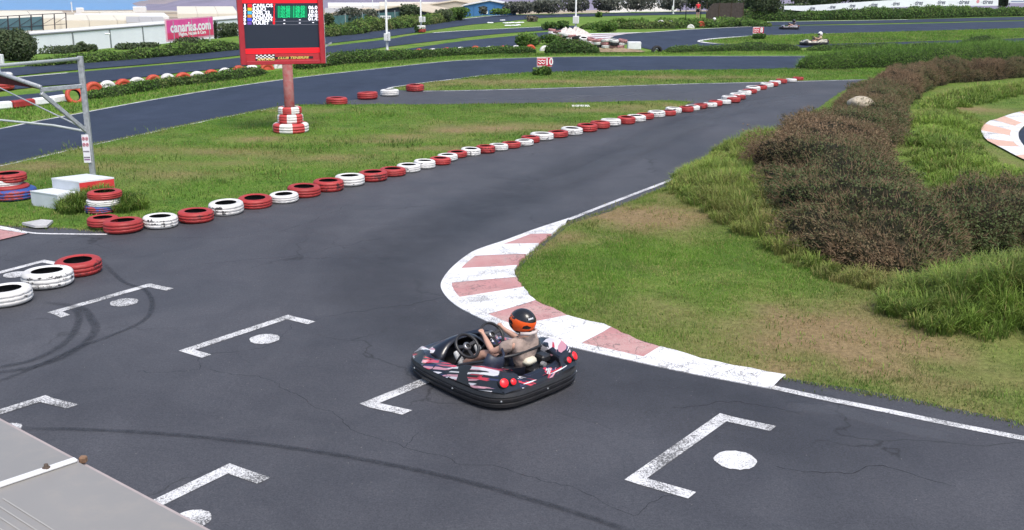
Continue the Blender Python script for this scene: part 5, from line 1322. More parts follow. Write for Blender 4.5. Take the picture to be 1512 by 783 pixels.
def standing(label, loc, rz, H_, shirt, shorts):
    r = empty('person', loc, rz); tag(r, label, 'person'); k = H_/1.75
    def v(x, y, z): return Vector((x, y, z))*k
    J = {'pel': (v(0,0,.95), (.15*k,.11*k)), 'sp': (v(0,0,1.12), (.14*k,.1*k)), 'ch': (v(0,0,1.32), (.17*k,.11*k)), 'nb': (v(0,0,1.46), .07*k), 'nk': (v(0,0,1.52), .055*k), 'hd': (v(.01,0,1.62), .09*k), 'ht': (v(.01,0,1.69), .075*k)}
    E_ = [('pel','sp'),('sp','ch'),('ch','nb'),('nb','nk'),('nk','hd'),('hd','ht')]
    for s_, g_ in (('l',1),('r',-1)):
        J[s_+'sh'] = (v(0,g_*.19,1.41), .06*k); J[s_+'el'] = (v(-.02,g_*.25,1.14), .045*k); J[s_+'wr'] = (v(.05,g_*.24,.90), .032*k); J[s_+'hn'] = (v(.07,g_*.235,.83), .04*k); J[s_+'fi'] = (v(.08,g_*.23,.76), .022*k)
        J[s_+'hp'] = (v(0,g_*.10,.88), .095*k); J[s_+'kn'] = (v(.02,g_*.11,.50), .062*k); J[s_+'cf'] = (v(0,g_*.11,.36), .062*k); J[s_+'an'] = (v(-.01,g_*.11,.09), .042*k); J[s_+'to'] = (v(.13,g_*.13,.035), .035*k)
        E_ += [('ch',s_+'sh'),(s_+'sh',s_+'el'),(s_+'el',s_+'wr'),(s_+'wr',s_+'hn'),(s_+'hn',s_+'fi'),('pel',s_+'hp'),(s_+'hp',s_+'kn'),(s_+'kn',s_+'cf'),(s_+'cf',s_+'an'),(s_+'an',s_+'to')]
    skin_body('body', J, E_, 'pel', M_SKIN, r)
    K = {q: (J[q][0], tuple(z+.02 for z in J[q][1]) if isinstance(J[q][1], tuple) else J[q][1]+.02) for q in ('pel','sp','ch','nb','lsh','rsh')}
    K['lsl'] = (J['lsh'][0].lerp(J['lel'][0], .7), .07*k); K['rsl'] = (J['rsh'][0].lerp(J['rel'][0], .7), .07*k)
    skin_body('shirt', K, [('pel','sp'),('sp','ch'),('ch','nb'),('ch','lsh'),('ch','rsh'),('lsh','lsl'),('rsh','rsl')], 'pel', shirt, r)
    Q = {'pel': (v(0,0,.92), (.17*k,.13*k))}
    for s_ in 'lr': Q[s_+'hp'] = (J[s_+'hp'][0], .12*k); Q[s_+'th'] = (J[s_+'hp'][0].lerp(J[s_+'kn'][0], .8), .10*k)
    skin_body('shorts', Q, [('pel','lhp'),('pel','rhp'),('lhp','lth'),('rhp','rth')], 'pel', shorts, r)
    skin_body('hair', {'a': (v(-.02,0,1.68), .095*k), 'b': (v(-.04,0,1.62), .09*k)}, [('a','b')], 'a', mat('dark_hair',(.03,.02,.015),.7,.2), r)
    return r
p = A(1030,26.5,118); standing('marshal in a red shirt and dark shorts standing at the far trackside', (p.x, p.y, p.z), -1.5, 1.78, mat('red_shirt',(.60,.025,.04),.8,.2), bs)

# ================================================================== FAR GROWTH
def bush(px, py, w, h, material, label, Y=None, name='bush', cat='bush', group=None, dens=1.0, lumps=7, stems=3, tb=.45, dryo=0., leafpx=1.9, trunk=0.0, flat=.75):
    p = G(px, py) if Y is None else A(px, py, Y); sc = FPX/(p.y*CP+(CAM_H-p.z)*SP); W, H_ = w/sc/2, h/sc
    r = empty(name, p); tag(r, label, cat, group)
    n = int(min(9000, max(260, w*h*1.5*dens))); leaf = leafpx/sc
    L_ = []
    for k in range(lumps):
        a = 2*math.pi*k/lumps+random.uniform(-.4,.4); q = random.uniform(.25,.62) if k else 0
        lz = random.uniform(.35,.68) if k else .55
        rr = random.uniform(.34,.52) if k else .55
        L_.append((q*math.cos(a)*W, q*math.sin(a)*W*.8, trunk*H_+(H_*(1-trunk))*lz, rr*W, min(rr*W, (H_*(1-trunk))*(1-lz)*1.0), ))
    Cs, Ns, Ts = [], [], []; per = n//lumps
    for cx, cy, cz, rx, rz_ in L_:
        d = rng.normal(0, 1, (per, 3)); d /= np.linalg.norm(d, axis=1)[:, None]
        lo = d[:,2] < 0; down = cz-trunk*H_
        rad = 1-np.abs(rng.normal(0, .16, per))+np.where(rng.uniform(0,1,per) < .12, rng.uniform(0,.28,per), 0)
        z = np.where(lo, cz+d[:,2]*rad*max(down, .02), cz+d[:,2]*rad*max(rz_, H_*.12))
        C = np.stack([cx+d[:,0]*rx*rad, cy+d[:,1]*rx*rad*.9, z], -1)
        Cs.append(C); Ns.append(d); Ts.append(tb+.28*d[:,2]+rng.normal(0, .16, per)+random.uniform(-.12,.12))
    C = np.concatenate(Cs); Nn = np.concatenate(Ns); t = np.concatenate(Ts)
    leafset('crown' if trunk else 'leaves', C, Nn, leaf, t, dryo+rng.normal(0, .12, len(C)), material, r, .6)
    mb = MB()
    for k in range(stems):
        l = L_[k % len(L_)]; mb.tube([(l[0]*.15, l[1]*.15, -.1), (l[0]*.5, l[1]*.5, l[2]*.6), (l[0], l[1], l[2]+l[4]*.4)], [.03*H_+.02, .02*H_+.012, .006*H_+.005], 6)
    mb.build('trunk' if trunk else 'stems', mat('bark', (.09,.07,.05), .9, .1, var=.3), r)
    return r
# clipped hedge between the half-buried tyres and the straight
def hp(px, py, hw, h): p = G(px, py); return (p.x, p.y+hw*.6, hw, h)
hedge('clipped_hedge', 'low scruffy hedge in front of the left half buried tyres', [hp(128,147,.35,.28),(hp(165,141,.45,.36)),hp(205,134.5,.5,.42),hp(250,127,.45,.34),hp(300,121.5,.45,.38),hp(345,116,.5,.42),hp(385,110,.5,.42)], .055, 170, M_LEAF, lump=.25, lsc=2, dryk=.5, dryo=.12, tb=.45)
hedge('clipped_hedge', 'dark green clipped hedge running right from the scoreboard along the straight', [hp(440,103,.6,.5),hp(487,96.5,.75,.68),hp(530,93,.8,.74),hp(575,89,.75,.66),hp(620,85.5,.7,.5),hp(670,82,.7,.45),hp(730,80,.7,.45),hp(790,78.5,.7,.42)], .06, 170, M_LEAF, lump=.14, tb=.36)
hedge('clipped_hedge', 'rounded dark green hedge end beside the faded tyre wall', [hp(806,79,.9,.8),hp(830,79,1.1,1.0),hp(855,79,1.0,.85),hp(885,78.5,.7,.5)], .07, 150, M_LEAF, lump=.2, tb=.30)
hedge('verge_hedge', 'low grassy hedge beyond the straight left of the cream kart', [hp(985,77.5,.6,.25),hp(1010,77,.8,.45),hp(1060,76,.8,.42),hp(1110,75.5,.9,.62),hp(1150,75,.9,.6),hp(1185,75,.6,.3)], .07, 120, M_LEAF, lump=.2, tb=.5, asp=.3)
hedge('verge_hedge', 'low grassy hedge right of the cream kart', [hp(1195,75,.6,.3),hp(1240,74.5,.8,.4),hp(1300,73,.8,.4),hp(1360,71.5,.7,.4),hp(1410,70,.7,.4)], .07, 110, M_LEAF, lump=.25, tb=.5, asp=.3)
hedge('verge_hedge', 'round green bush hedge above the long green hedge at the right', [hp(1418,70,.8,.4),hp(1440,71,1.2,.85),hp(1465,70.5,1.2,.9),hp(1490,70,.9,.5)], .07, 130, M_LEAF, lump=.16, tb=.5, asp=.3)
hedge('field_hedge', 'bright green bank along the far left track', [hp(40,99,.6,.3),hp(90,95,.8,.5),hp(140,91,.9,.6),hp(180,88,.9,.55),hp(235,83.5,.9,.6),hp(262,81,1.0,.75),hp(300,77.5,1.0,.62),hp(345,73,1.0,.6)], .075, 110, M_LEAF, lump=.25, lsc=1.4, tb=.52)
hedge('field_hedge', 'green bank along the far track right of the scoreboard', [hp(470,55,1.3,.7),hp(510,50.5,1.4,1.0),hp(550,45,1.4,1.1),hp(590,41,1.4,1.0),hp(630,35,1.4,.9),hp(668,29.5,1.6,1.3)], .10, 60, M_LEAF, lump=.3, lsc=1.4, dryk=.4, dryo=.1, tb=.5)
hedge('field_hedge', 'dense green hedge below the white banner', [hp(1075,31,1.4,1.5),hp(1110,31,1.6,1.6),hp(1160,30.5,1.6,1.35),hp(1230,29.5,1.6,1.3),hp(1310,28.5,1.6,1.5),hp(1370,27,1.6,1.6),hp(1440,25,1.6,1.35),hp(1512,23.5,1.6,1.3),hp(1640,20,1.6,1.3)], .13, 40, M_LEAF, lump=.2, lsc=1.0, tb=.34)
# earth bank inside the far bend
hedge('bank_scrub', 'scrubby green bank inside the far bend', [(7.5,112,1.6,.5),(11,113,2.2,.8),(15,114.5,2.4,.85),(20,117,2.4,.85),(25,119,2.2,.85),(29.5,119.5,1.8,.8)], .10, 60, M_LEAF, cat='bank', lump=.28, lsc=1.2, tb=.5, dryk=.4)
for px, py, w, h, m, lb in [(895,47,46,14,M_LEAF,'bright green bush at the left end of the far bank'),(918,42,36,14,M_LEAF,'second bright green bush on the far bank'),(945,41,40,13,M_LEAF,'green bush left of the pale half buried tyre on the far bank'),(985,37,44,10,M_LEAF,'low green bush in the middle of the far bank'),(1010,36,40,9,M_LEAF,'low bush left of the marshal')]:
    bush(px, py, w, h, m, lb, tb=.5)
for px, py, w, h, m, lb, kw in [
    (777,68,44,19,M_LEAF,'bright green mound at the end of the verge tyre row',{}), (790,66,26,12,M_GREY,'brown dry bush behind the green mound',{'dryo':.5}), (817,66,40,15,M_LEAF,'dark green bush left of the faded tyre wall',{'tb':.28}),
    (812,44,32,11,M_LEAF,'dark bush left of the box on the middle lamp post',{'tb':.22}), (832,43,26,12,M_LEAF,'dark bush touching the box on the middle lamp post',{'tb':.22}),
    (885,25.5,14,8,M_LEAF,'small round bush on the far grass by the lamp post',{'tb':.35}), (787,32,26,8,M_GREY,'brown brush pile at the end of the far track',{'dryo':.6}),
    (803,113.5,33,15,M_LEAF,'clipped bush under the number ten board',{'tb':.3,'lumps':9,'dens':2}), (1120,58.5,22,8.5,M_LEAF,'clipped bush under the number eight board',{'tb':.25,'dens':2}),
    (620,48,20,10,M_LEAF,'dark shrub at the foot of the second lamp post',{'tb':.25}), (1079,37,17,10,M_LEAF,'round green bush right of the stopped kart',{'tb':.5}), (1062,33,22,8,M_GREY,'dry brown bush behind the stopped kart',{'dryo':.5}), (1084,30,34,13,M_LEAF,'bright bush in front of the brown windbreak',{'tb':.5}),
    (28,89,74,49,M_DLEAF,'big round dark green shrub at the left edge beyond the tracks',{'lumps':11,'dens':1.6,'tb':.42}),
    ]: bush(px, py, w, h, m, lb, **kw)
for k, (px, py, w, h, Y, m, lb, kw) in enumerate([
    (98,84,80,16,72,M_DLEAF,'dark thicket right of the big round shrub',{}), (122,82,22,22,73,M_DLEAF,'spiky dark shrub in front of the warehouse wall',{}), (137,81,24,17,73,M_DLEAF,'low dark shrub below the warehouse wall',{}),
    (192,79,60,15,76,M_DLEAF,'dark scrub mound below the warehouse wall',{'tb':.4}), (222,76,50,13,78,M_DLEAF,'dark scrub left of the pink billboard',{'tb':.4}), (280,72,80,16,81,M_DLEAF,'dark undergrowth below the pink billboard',{'tb':.3}),
    (340,66,40,36,97,M_DLEAF,'tall dark grey green bush right of the pink billboard',{'dens':1.5}), (319,60,8,36,92,M_DLEAF,'dark vine on the right edge of the pink billboard',{'tb':.25}),
    (487,40,22,24,112,M_DLEAF,'dark tree just right of the scoreboard',{}), (515,32,50,20,122,M_GREY,'grey green trees behind the green fence',{}), (545,30,36,16,124,M_GREY,'lower grey trees behind the green fence',{}),
    (606,31,40,24,128,M_DLEAF,'dark bushy tree between the two lamp posts',{'dens':1.4}), (655,30,34,16,133,M_DLEAF,'shrubs right of the second lamp post',{'tb':.55}), (677,27,44,16,140,M_LEAF,'green shrubs left of the blue shed',{'tb':.4}),
    (714,21,18,12,158,M_GREY,'bare grey shrub in front of the blue shed',{}), (740,21.5,36,8,158,M_LEAF,'low bush at the foot of the blue shed',{}),
    (768,20,60,17,165,M_GREY,'grey scrub right of the blue shed',{}), (810,19,60,19,168,M_GREY,'grey scrub row behind the far track, second clump',{}), (852,17,60,20,172,M_GREY,'grey scrub behind the middle lamp post',{}), (898,16,60,20,176,M_GREY,'grey scrub behind the thin lamp post',{}), (946,15,60,20,180,M_GREY,'grey scrub left of the low white shed',{}), (995,14,60,18,184,M_GREY,'grey scrub left of the marshal',{}),
    (1125,26,72,44,140,M_DLEAF,'large grey green tree left of the white banner',{'dens':1.6,'lumps':11,'tb':.5,'trunk':.12}), (1178,20,70,14,152,M_DLEAF,'dark shrubs at the left end of the white banner',{}), (1075,14,50,20,175,M_DLEAF,'trees behind the brown windbreak',{}),
    (1240,3,70,16,200,M_DLEAF,'trees behind the banner, left group',{}), (1330,-1,90,16,205,M_GREY,'trees behind the banner, middle group',{}), (1482,10,24,30,168,M_DLEAF,'dark tree in the gap between the two banners',{'tb':.2})]):
    bush(px, py, w, h, m, lb, Y=Y, name='tree' if 'tree' in lb else 'shrub', cat='tree' if 'tree' in lb else 'shrub', **kw)

# ================================================================== TRACKSIDE OBJECTS
# rock in the heath
rp = G(1273,178); bm = bmesh.new(); bmesh.ops.create_icosphere(bm, subdivisions=3, radius=.36)
for v in bm.verts:
    n = noise.noise(v.co*3.1)*.09+noise.noise(v.co*8)*.03; v.co *= 1+n*2; v.co.z *= .62; v.co.x *= 1.15
me = bpy.data.meshes.new('rock'); bm.to_mesh(me); bm.free(); me.materials.append(mat('rock_tan', (.40,.35,.27), .9, .1, var=.25, scale=6, bump=.6, bscale=14)); rock = link(bpy.data.objects.new('rock', me)); rock.location = A(1272,153,31.5)
me.polygons.foreach_set('use_smooth', [True]*len(me.polygons))
tag(rock, 'pale tan boulder lying in the brown heath hedge', 'rock')
# white stone in the left island
o = MB().box((0,0,.04),(.7,.5,.05),bev=.02).build('slab', mat('slab_white', (.6,.6,.56), .8, .2, var=.1)); o.location = G(857,158.5); tag(o, 'small white slab lying in the grass near the tyre row', 'slab')

# lamp posts
def lamp_post(px, py, label, H_=8.0, r=.085, box=None, tyres=False, Y=None, mm=None):
    p = G(px, py) if Y is None else A(px, py, Y)
    L_ = empty('lamp_post', p); tag(L_, label, 'lamp post', 'lamp posts around the circuit')
    mm = mm or mat('post_pale_grey', (.50,.52,.52), .6, .3, .2, var=.15, scale=4)
    MB().tube([(0,0,0),(0,0,.12),(0,0,.13),(0,0,H_)], [r*1.9,r*1.9,r,r*.6], 12).build('pole', mm, L_, True)
    MB().tube([(0,0,H_-.05),(.3,-.4,H_+.15),(.6,-.9,H_+.2)], .04, 8).build('arm', mm, L_, True)
    MB().box((.68,-1.05,H_+.2),(.28,.55,.12),bev=.03).build('lamp_head', mm, L_)
    if box:
        for z, w, h, dx in box:
            bx = MB().box((dx,-r-.12,z),(w,.2,h),bev=.015).build('switch_box', M_WHITE, L_)
            MB().box((dx,-r-.225,z),(w*.8,.01,h*.85)).build('box_door', mat('box_grey', (.55,.56,.56), .6, .3), bx)
    if tyres:
        for k, c in enumerate(('red','white')):
            tyre(c, (p.x, p.y, .02+.3*k), .42 if tyres is True else tyres, f"{c} tyre around the foot of the {label.split(' with')[0]}", 'tyres round lamp posts', hs=1.3)
    return L_
lamp_post(572, 76.5, 'tall grey lamp post right of the scoreboard with a switch box', box=[(1.0,.24,.5,-.06),(1.05,.16,.6,.17)])
lamp_post(622, 48, 'second lamp post right of the scoreboard with red and white foot', box=[(1.25,.35,.55,0),(1.25,.2,.5,.35)], tyres=.45)
lamp_post(850, 41, 'middle lamp post above the faded tyre wall with a large white box', box=[(.85,.66,.8,0)], r=.1)
lamp_post(994, 21, 'thin far lamp post behind the grassy bank', box=[(.9,.3,.6,-.1)], Y=158)
lamp_post(2, 133, 'lamp post at the left picture edge with painted tyres', tyres=.55, box=[(1.35,.3,.4,.2)])
lamp_post(551, 32, 'thin lattice mast behind the green fence', Y=125, r=.05)
for px, lb in ((1012.5,'thin dark pole left of the marshal'),(1034.5,'thin dark pole right of the marshal')):
    p = A(px, 26.5, 118); o = empty('pole', p); tag(o, lb, 'pole'); MB().tube([(0,0,-.9),(0,0,3.6)], .045, 8).build('shaft', mat('dark_pole', (.03,.03,.03)), o, True); MB().lathe([(0,3.66),(.07,3.62),(.07,3.58),(0,3.58)], 10).build('cap', MATS['dark_pole'], o)
# brown windbreak
bw = [A(1043,26,124), A(1097,25,127)]; w0 = empty('windbreak', bw[0]); tag(w0, 'dark brown woven windbreak panel beside the far bank', 'windbreak')
d_ = bw[1]-bw[0]; m_wb = mat('brown_mesh', (.060,.050,.044), .9, .1, var=.35, scale=5, bump=.8, bscale=8)
mb = MB(); nn = 12
vs = []
for k in range(nn+1):
    t = k/nn; hh = 1.62*min(1, .25+t*6)+.1*noise.noise(Vector((t*9,0,0))); p = d_*t
    for dy in (0,.35): vs += [(p.x+ (0 if t > .05 else -.0), p.y+dy, -.3), (p.x, p.y+dy, hh)]
fs = []
for k in range(nn):
    a = k*4; b_ = a+4; fs += [(a,b_,b_+1,a+1),(a+2,a+3,b_+3,b_+2),(a+1,b_+1,b_+3,a+3)]
fs += [(0,1,3,2),(nn*4,nn*4+2,nn*4+3,nn*4+1)]
mb.add(vs, fs).build('mesh_panel', m_wb, w0)
for k in range(4): p = d_*(k/3); MB().tube([(p.x,p.y-.06,-.4),(p.x,p.y-.06,1.75)], .04, 6).build('stake', mat('bark',(.09,.07,.05)), w0)

# number boards
def number_board(px, py, w, h, num, label, leg):
    p = G(px, leg); sc = pxm(p); z0 = A(px, py, p.y).z; W, H_ = w/sc, h/sc
    r = empty('number_board', (p.x, p.y+.15, 0)); tag(r, label, 'sign', 'corner number boards'); zc = z0
    MB().box((0,0,zc),(W,.03,H_),bev=.006).build('panel', mat('board_pinkish', (.66,.52,.53), .5, .3, var=.06, scale=4), r)
    MB().box((-W*.19,-.018,zc),(W*.55,.006,H_*.72)).build('logo_panel', mat('board_red', (.52,.04,.07), .5, .3), r)
    for q in range(2):
        MB().tube([(-W*.42+W*.46*t/10, -.024, zc+H_*(.13-.27*q)+H_*.07*math.sin(t*1.35+q)) for t in range(11)], H_*.045, 5).build('logo_swash', m_w, r)
    text('lettering', num, mat('print_red_white', (.78,.74,.74)) if num == '10' else m_w, r, frame_m(Vector((W*.30,-.026,zc)), (1,0,0), (0,0,1)), H_*1.02, xs=.85, bold=.012)
    MB().box((W*.30,-.018,zc),(W*.40,.006,H_*.9)).build('number_panel', mat('board_deep_red', (.42,.02,.05), .5, .3), r)
    for sx_ in (-1,1): MB().tube([(sx_*W*.35,.03,0),(sx_*W*.35,.03,zc)], .02, 6).build('leg', M_STEEL, r)
number_board(804, 92, 22.5, 14, '10', 'white and red board numbered ten above a clipped bush', 111)
number_board(1119.5, 45, 16, 9.5, '8', 'small white and red board numbered eight by the far hairpin', 57)

# faded tyre wall, tarpaulin, concrete block by the middle bend
for k, (px, py) in enumerate([(815,54),(822,57),(829,60),(836,62.5),(844,64.5),(853,66.5),(863,68.5),(873,70),(884,71),(895,71.5),(907,72),(919,72)]):
    p = G(px, py); 
    for lv in range(3):
        c = ['pink','white','pink','black','white','pink','white'][(k*3+lv) % 7]
        o = tyre(c, (p.x+random.gauss(0,.05), p.y+.35+random.gauss(0,.05), .01+.215*lv), .36, f"faded {'pale' if c == 'white' else c} tyre, {ordw(k+1)} stack from the left, {('bottom','middle','top')[lv]} one of the tyre wall", 'faded tyre wall', (random.gauss(0,.05), random.gauss(0,.05)+(.12 if lv == 2 else 0)))
def heap(name, c, sx_, sy_, h, m, label, cat):
    bm = bmesh.new(); bmesh.ops.create_grid(bm, x_segments=22, y_segments=16, size=1)
    for v in bm.verts:
        rr = min(1, max(abs(v.co.x), abs(v.co.y))**2*.9+.1*(v.co.x**2+v.co.y**2)); n = abs(noise.noise(Vector((v.co.x*2.1, v.co.y*2.1, 1))))*.7+.45*noise.noise(Vector((v.co.x*5, v.co.y*5, 4)))
        v.co.z = h*(1-rr)*(.55+n)+.03
        v.co.x *= sx_*(1+.15*noise.noise(v.co*2)); v.co.y *= sy_
    me = bpy.data.meshes.new(name); bm.to_mesh(me); bm.free(); me.materials.append(m); o = link(bpy.data.objects.new(name, me)); o.location = c
    return tag(o, label, cat)
heap('tarpaulin', G(846,53), 1.7, 2.2, .9, mat('tarp_white', (.55,.50,.46), .7, .2, var=.2, scale=3), 'crumpled pale tarpaulin heaped behind the faded tyre wall', 'tarpaulin')
heap('dirt_heap', G(905,76.5), 2.2, .9, .28, mat('dirt_brown', (.24,.18,.12), .95, .1, var=.3, scale=3, bump=.8, bscale=9), 'low dry dirt heap in front of the faded tyre wall', 'dirt')
p = G(937,73.5); cb = MB().box((0,.4,.27),(.95,.7,.54),bev=.03).build('concrete_block', mat('concrete_white', (.66,.67,.68), .8, .2, var=.1, scale=3)); cb.location = p; tag(cb, 'white concrete block at the end of the faded tyre wall', 'barrier')
p = G(968,77); o = tyre('black', (p.x, p.y, .05), .42, 'black and white half buried tyre right of the white concrete block', 'faded tyre wall', rz=0); o.rotation_euler = (math.pi/2, 0, .5)
p = G(976,76.5); o = tyre('white', (p.x-.4, p.y-.12, -.05), .3, 'small white tyre in front of the black one by the concrete block', 'faded tyre wall', rz=0); o.rotation_euler = (math.pi/2, 0, .5)
for px, py, lb in ((963,36,'large pale half buried tyre on the far bank'),(976,32.5,'small pale half buried tyre at the top of the far bank'),(990,33,'second small pale tyre on the far bank'),(1020,35,'pale half buried tyre left of the marshal'),(951,38,'greenish pale tyre among the bushes on the far bank')):
    p = A(px, py, 114.2); o = tyre('white_dome', (p.x, p.y, p.z-(.22 if px < 1000 else .5)), .42, lb, 'half buried tyres on the far bank', rz=0); o.rotation_euler = (math.pi/2, 0, -.1)
p = A(1035,33,116); o = tyre('orange_dome', (p.x, p.y, p.z-.28), .42, 'orange tyre at the feet of the marshal', 'half buried tyres on the far bank', rz=0); o.rotation_euler = (math.pi/2, 0, .1)
# striped run-off kerb inside the bend
fk = empty('kerb'); tag(fk, kind='structure')
lft = [(840,50.5),(842,52.3),(845,54),(848,55.8),(852,57.6),(857,59.3),(866,61),(876,62.6),(890,64)]
rgt = [(952,48.4),(937,49.6),(924,50.8),(914,52.3),(907,54),(902.5,56),(901,58.2),(902,60.5),(906,63)]
for k in range(8):
    poly_sheet('kerb_block', GP([lft[k], rgt[k], rgt[k+1], lft[k+1]]), .03+.002*(k % 2), M_KFW if k % 2 == 0 else mat('kerb_mauve', (.26,.17,.19), .8, .2, var=.15), kind=None, parent=fk)
def far_line(pts, w, z=.025, m=M_KFW): return line(pts, w, z, road_g, 'edge_line', m, 4)
far_line([(952,48.6),(980,46.7),(1015,44.2),(1089,40.6),(1110,39.8)], .35)
far_line([(1089,33.4),(1180,31.9),(1307,29.9),(1340,29.2)], .4)
far_line([(1110,66.5),(1080,65.6),(1050,64.3),(1036,62.5),(1034,61),(1040,59.3),(1060,57),(1090,54.8),(1114,53.3)], .45)
far_line([(1114,53.2),(1200,50.4),(1300,48),(1512,42)], .2)
line([(640,48.8),(680,46),(740,42.9),(795,40.2),(812,39.2)], .35, .02, road_b, 'edge_line', M_KFW, 4)
line([(22,115.2),(60,111.6),(100,108.2)], .22, .02, road_b, 'edge_line', M_KFW, 4)
line([(640,31.5),(690,27.4),(740,22.9),(830,21.2)], .35, .02, road_a, 'edge_line', M_KFW, 4)
# scattered white stones between the far tracks
for k, (px, py) in enumerate([(724,34.8),(742,31),(746,35.2),(750,39),(752.5,35),(757,34.6),(760,38.8),(763,34.9),(765.5,38.2),(769,34.4)]):
    o = MB().box((0,0,.08),(.75,.45,.14),bev=.05).build('stone', M_WHITE); o.location = G(px, py); o.rotation_euler.z = k; tag(o, f'white stone on the dirt between the far tracks, {ordw(k+1)} from the left', 'stone', 'white stones between the far tracks')

# white banner fence with repeated lettering
bn = [A(1158,14.2,140), A(1190,17,142), A(1262,13.2,150), A(1330,10.6,157), A(1400,9,163), A(1474,8.6,166)]
bt = [A(1158,8.8,140), A(1190,8.6,142), A(1262,3.6,150), A(1330,-.5,157), A(1400,-2.5,163), A(1474,-3.2,166)]
b0 = bn[0].copy(); ban = empty('banner', b0); tag(ban, 'long white advertising banner with repeated lettering along the far hedge', 'banner')
m_bn = mat('banner_white', (.66,.69,.72), .6, .3, var=.05, scale=.6)
for k in range(5):
    e = Vector((0,.05,0))
    vs = [bn[k]-b0, bn[k+1]-b0, bt[k+1]-b0, bt[k]-b0]; vs += [v+e for v in vs]
    MB().add(vs, [(0,1,2,3),(7,6,5,4),(0,4,5,1),(2,6,7,3),(1,5,6,2),(0,3,7,4)]).build('banner_panel', m_bn, ban)
for k in range(6): MB().tube([bn[k]-b0+Vector((0,.1,-1.5)), bt[k]-b0+Vector((0,.1,.1))], .05, 6).build('fence_post', M_STEEL, ban)
m_ink = mat('banner_ink', (.05,.06,.10), .6, .3); m_pk = mat('banner_pink', (.6,.25,.28))
def on_ban(px):
    for k in range(5):
        x0, x1 = (1158,1190,1262,1330,1400,1474)[k:k+2]
        if x0 <= px <= x1:
            t = (px-x0)/(x1-x0); lo = bn[k].lerp(bn[k+1], t); hi = bt[k].lerp(bt[k+1], t); return lo, hi, (bn[k+1]-bn[k]).normalized()
for px in (1199,1228.5,1258.5,1290,1323,1356,1389.5,1423,1458):
    lo, hi, dr = on_ban(px); c = lo.lerp(hi, .48)-b0+Vector((0,-.03,0)); hh = (hi-lo).length
    text('lettering', 'tires', m_ink, ban, frame_m(c, dr, (0,0,1)), hh*.78, shear=.25, xs=1.15, bold=.016)
    c2 = c+dr*-1.3+Vector((0,0,-.12)); MB().tube([c2+dr*(q*.18)+Vector((0,0,.10*math.sin(q*.8))) for q in range(6)], .025, 5).build('swash', mat('banner_grey',(.42,.44,.48)), ban)
lo, hi, dr = on_ban(1443.5); c = lo.lerp(hi, .55)-b0+Vector((0,-.03,0)); MB().lathe([(0,.0),(.28,.0),(.28,.01),(0,.012)], 14, M=frame_m(c, dr, (0,0,1))).build('emblem', m_pk, ban)
q0_ = A(1489,4.5,166); o = empty('banner', q0_); tag(o, 'second white banner cut by the right picture edge', 'banner')
MB().box((3.0,.03,.9),(6.0,.05,1.8)).build('banner_panel', m_bn, o); MB().box((3.0,0,.22),(5.2,.02,.10)).build('print_line', mat('banner_blue',(.08,.12,.3)), o)
for x in (0.1,3,5.9): MB().tube([(x,.1,-1.5),(x,.1,2)], .05, 6).build('fence_post', M_STEEL, o)

# pink billboard
zb2 = A(247,62,80).z; PBL, PBR = G(247.4,62,zb2), G(316.4,54.2,zb2); W2_ = (PBR-PBL).length; r2 = (PBR-PBL).normalized()
hb2 = A(243.8,28.6,PBL.y).z-zb2
bb = empty('billboard', PBL); tag(bb, 'bright pink roadside billboard with white lettering and red lower band', 'billboard')
Mbb = frame_m(Vector((0,0,0)), r2, (0,0,1))
def bbp(name, c, d, m, parent=bb):
    o = MB().box(c, d).build(name, m, parent)
    if parent is bb: o.matrix_local = Mbb
    return o
bbp('frame', (W2_/2,hb2/2,-.06), (W2_,hb2,.10), mat('billboard_pale_pink', (.68,.40,.48), .5, .3, var=.08, scale=2))
bbp('upper_panel', (W2_/2,hb2*.66,.0), (W2_-.2,hb2*.56,.016), mat('billboard_magenta', (.74,.085,.32), .5, .3, var=.12, scale=1.2))
bbp('lower_panel', (W2_/2,hb2*.235,.0), (W2_-.2,hb2*.285,.016), mat('billboard_red', (.70,.06,.15), .5, .3, var=.08, scale=1.2))
M_ = Mbb @ Matrix.Translation((W2_*.505,hb2*.585,.014)); text('lettering', 'canarias.com', m_w, bb, M_, hb2*.62, fit=W2_*.86, bold=.035)
M_ = Mbb @ Matrix.Translation((W2_*.52,hb2*.27,.014)); text('lettering', 'Flights, Hotels & Cars', m_w, bb, M_, hb2*.21, fit=W2_*.58, bold=.014)
for t in (.12,.5,.88): p = r2*(W2_*t); MB().tube([p+Vector((0,.15,-3)), p+Vector((0,.15,hb2*.9))], .06, 6).build('leg', M_STEEL, bb)

# ================================================================== FAR BUILDINGS
# white warehouse / greenhouse wall behind the shrubs
wa, wb = A(-140,68,68), A(352,29,122); wz0 = -4.2
wt = [wa.lerp(wb, t) for t in (0,.12,.24,.36,.47,.58,.68,.78,.89,1.0)]
wh = empty('warehouse', (wa.x, wa.y, 0)); tag(wh, 'long white net greenhouse wall with grey posts behind the shrubs', 'greenhouse'); w_o = wh.location.copy()
m_ww = mat('greenhouse_net_white', (.76,.79,.83), .7, .2, var=.05, scale=.4); m_wr = mat('greenhouse_roof', (.60,.60,.56), .75, .2, var=.1, scale=.25)
for k in range(9):
    a, c = wt[k]-w_o, wt[k+1]-w_o; d = (c-a).normalized(); nrm = Vector((d.y,-d.x,0)).normalized(); a2, c2 = a+d*.06, c-d*.06
    vs = [Vector((a2.x,a2.y,wz0)), Vector((c2.x,c2.y,wz0)), c2, a2]; e = -nrm*.12; vs += [v+e for v in vs]
    MB().add(vs, [(0,1,2,3),(7,6,5,4),(0,4,5,1),(2,6,7,3),(1,5,6,2),(0,3,7,4)]).build('wall_panel', m_ww, wh)
for k in range(10): a = wt[k]-w_o; MB().bar((a.x,a.y,wz0),(a.x,a.y,a.z+.1), .14, .14).build('post', mat('post_dark_grey', (.16,.18,.19), .6, .3), wh)
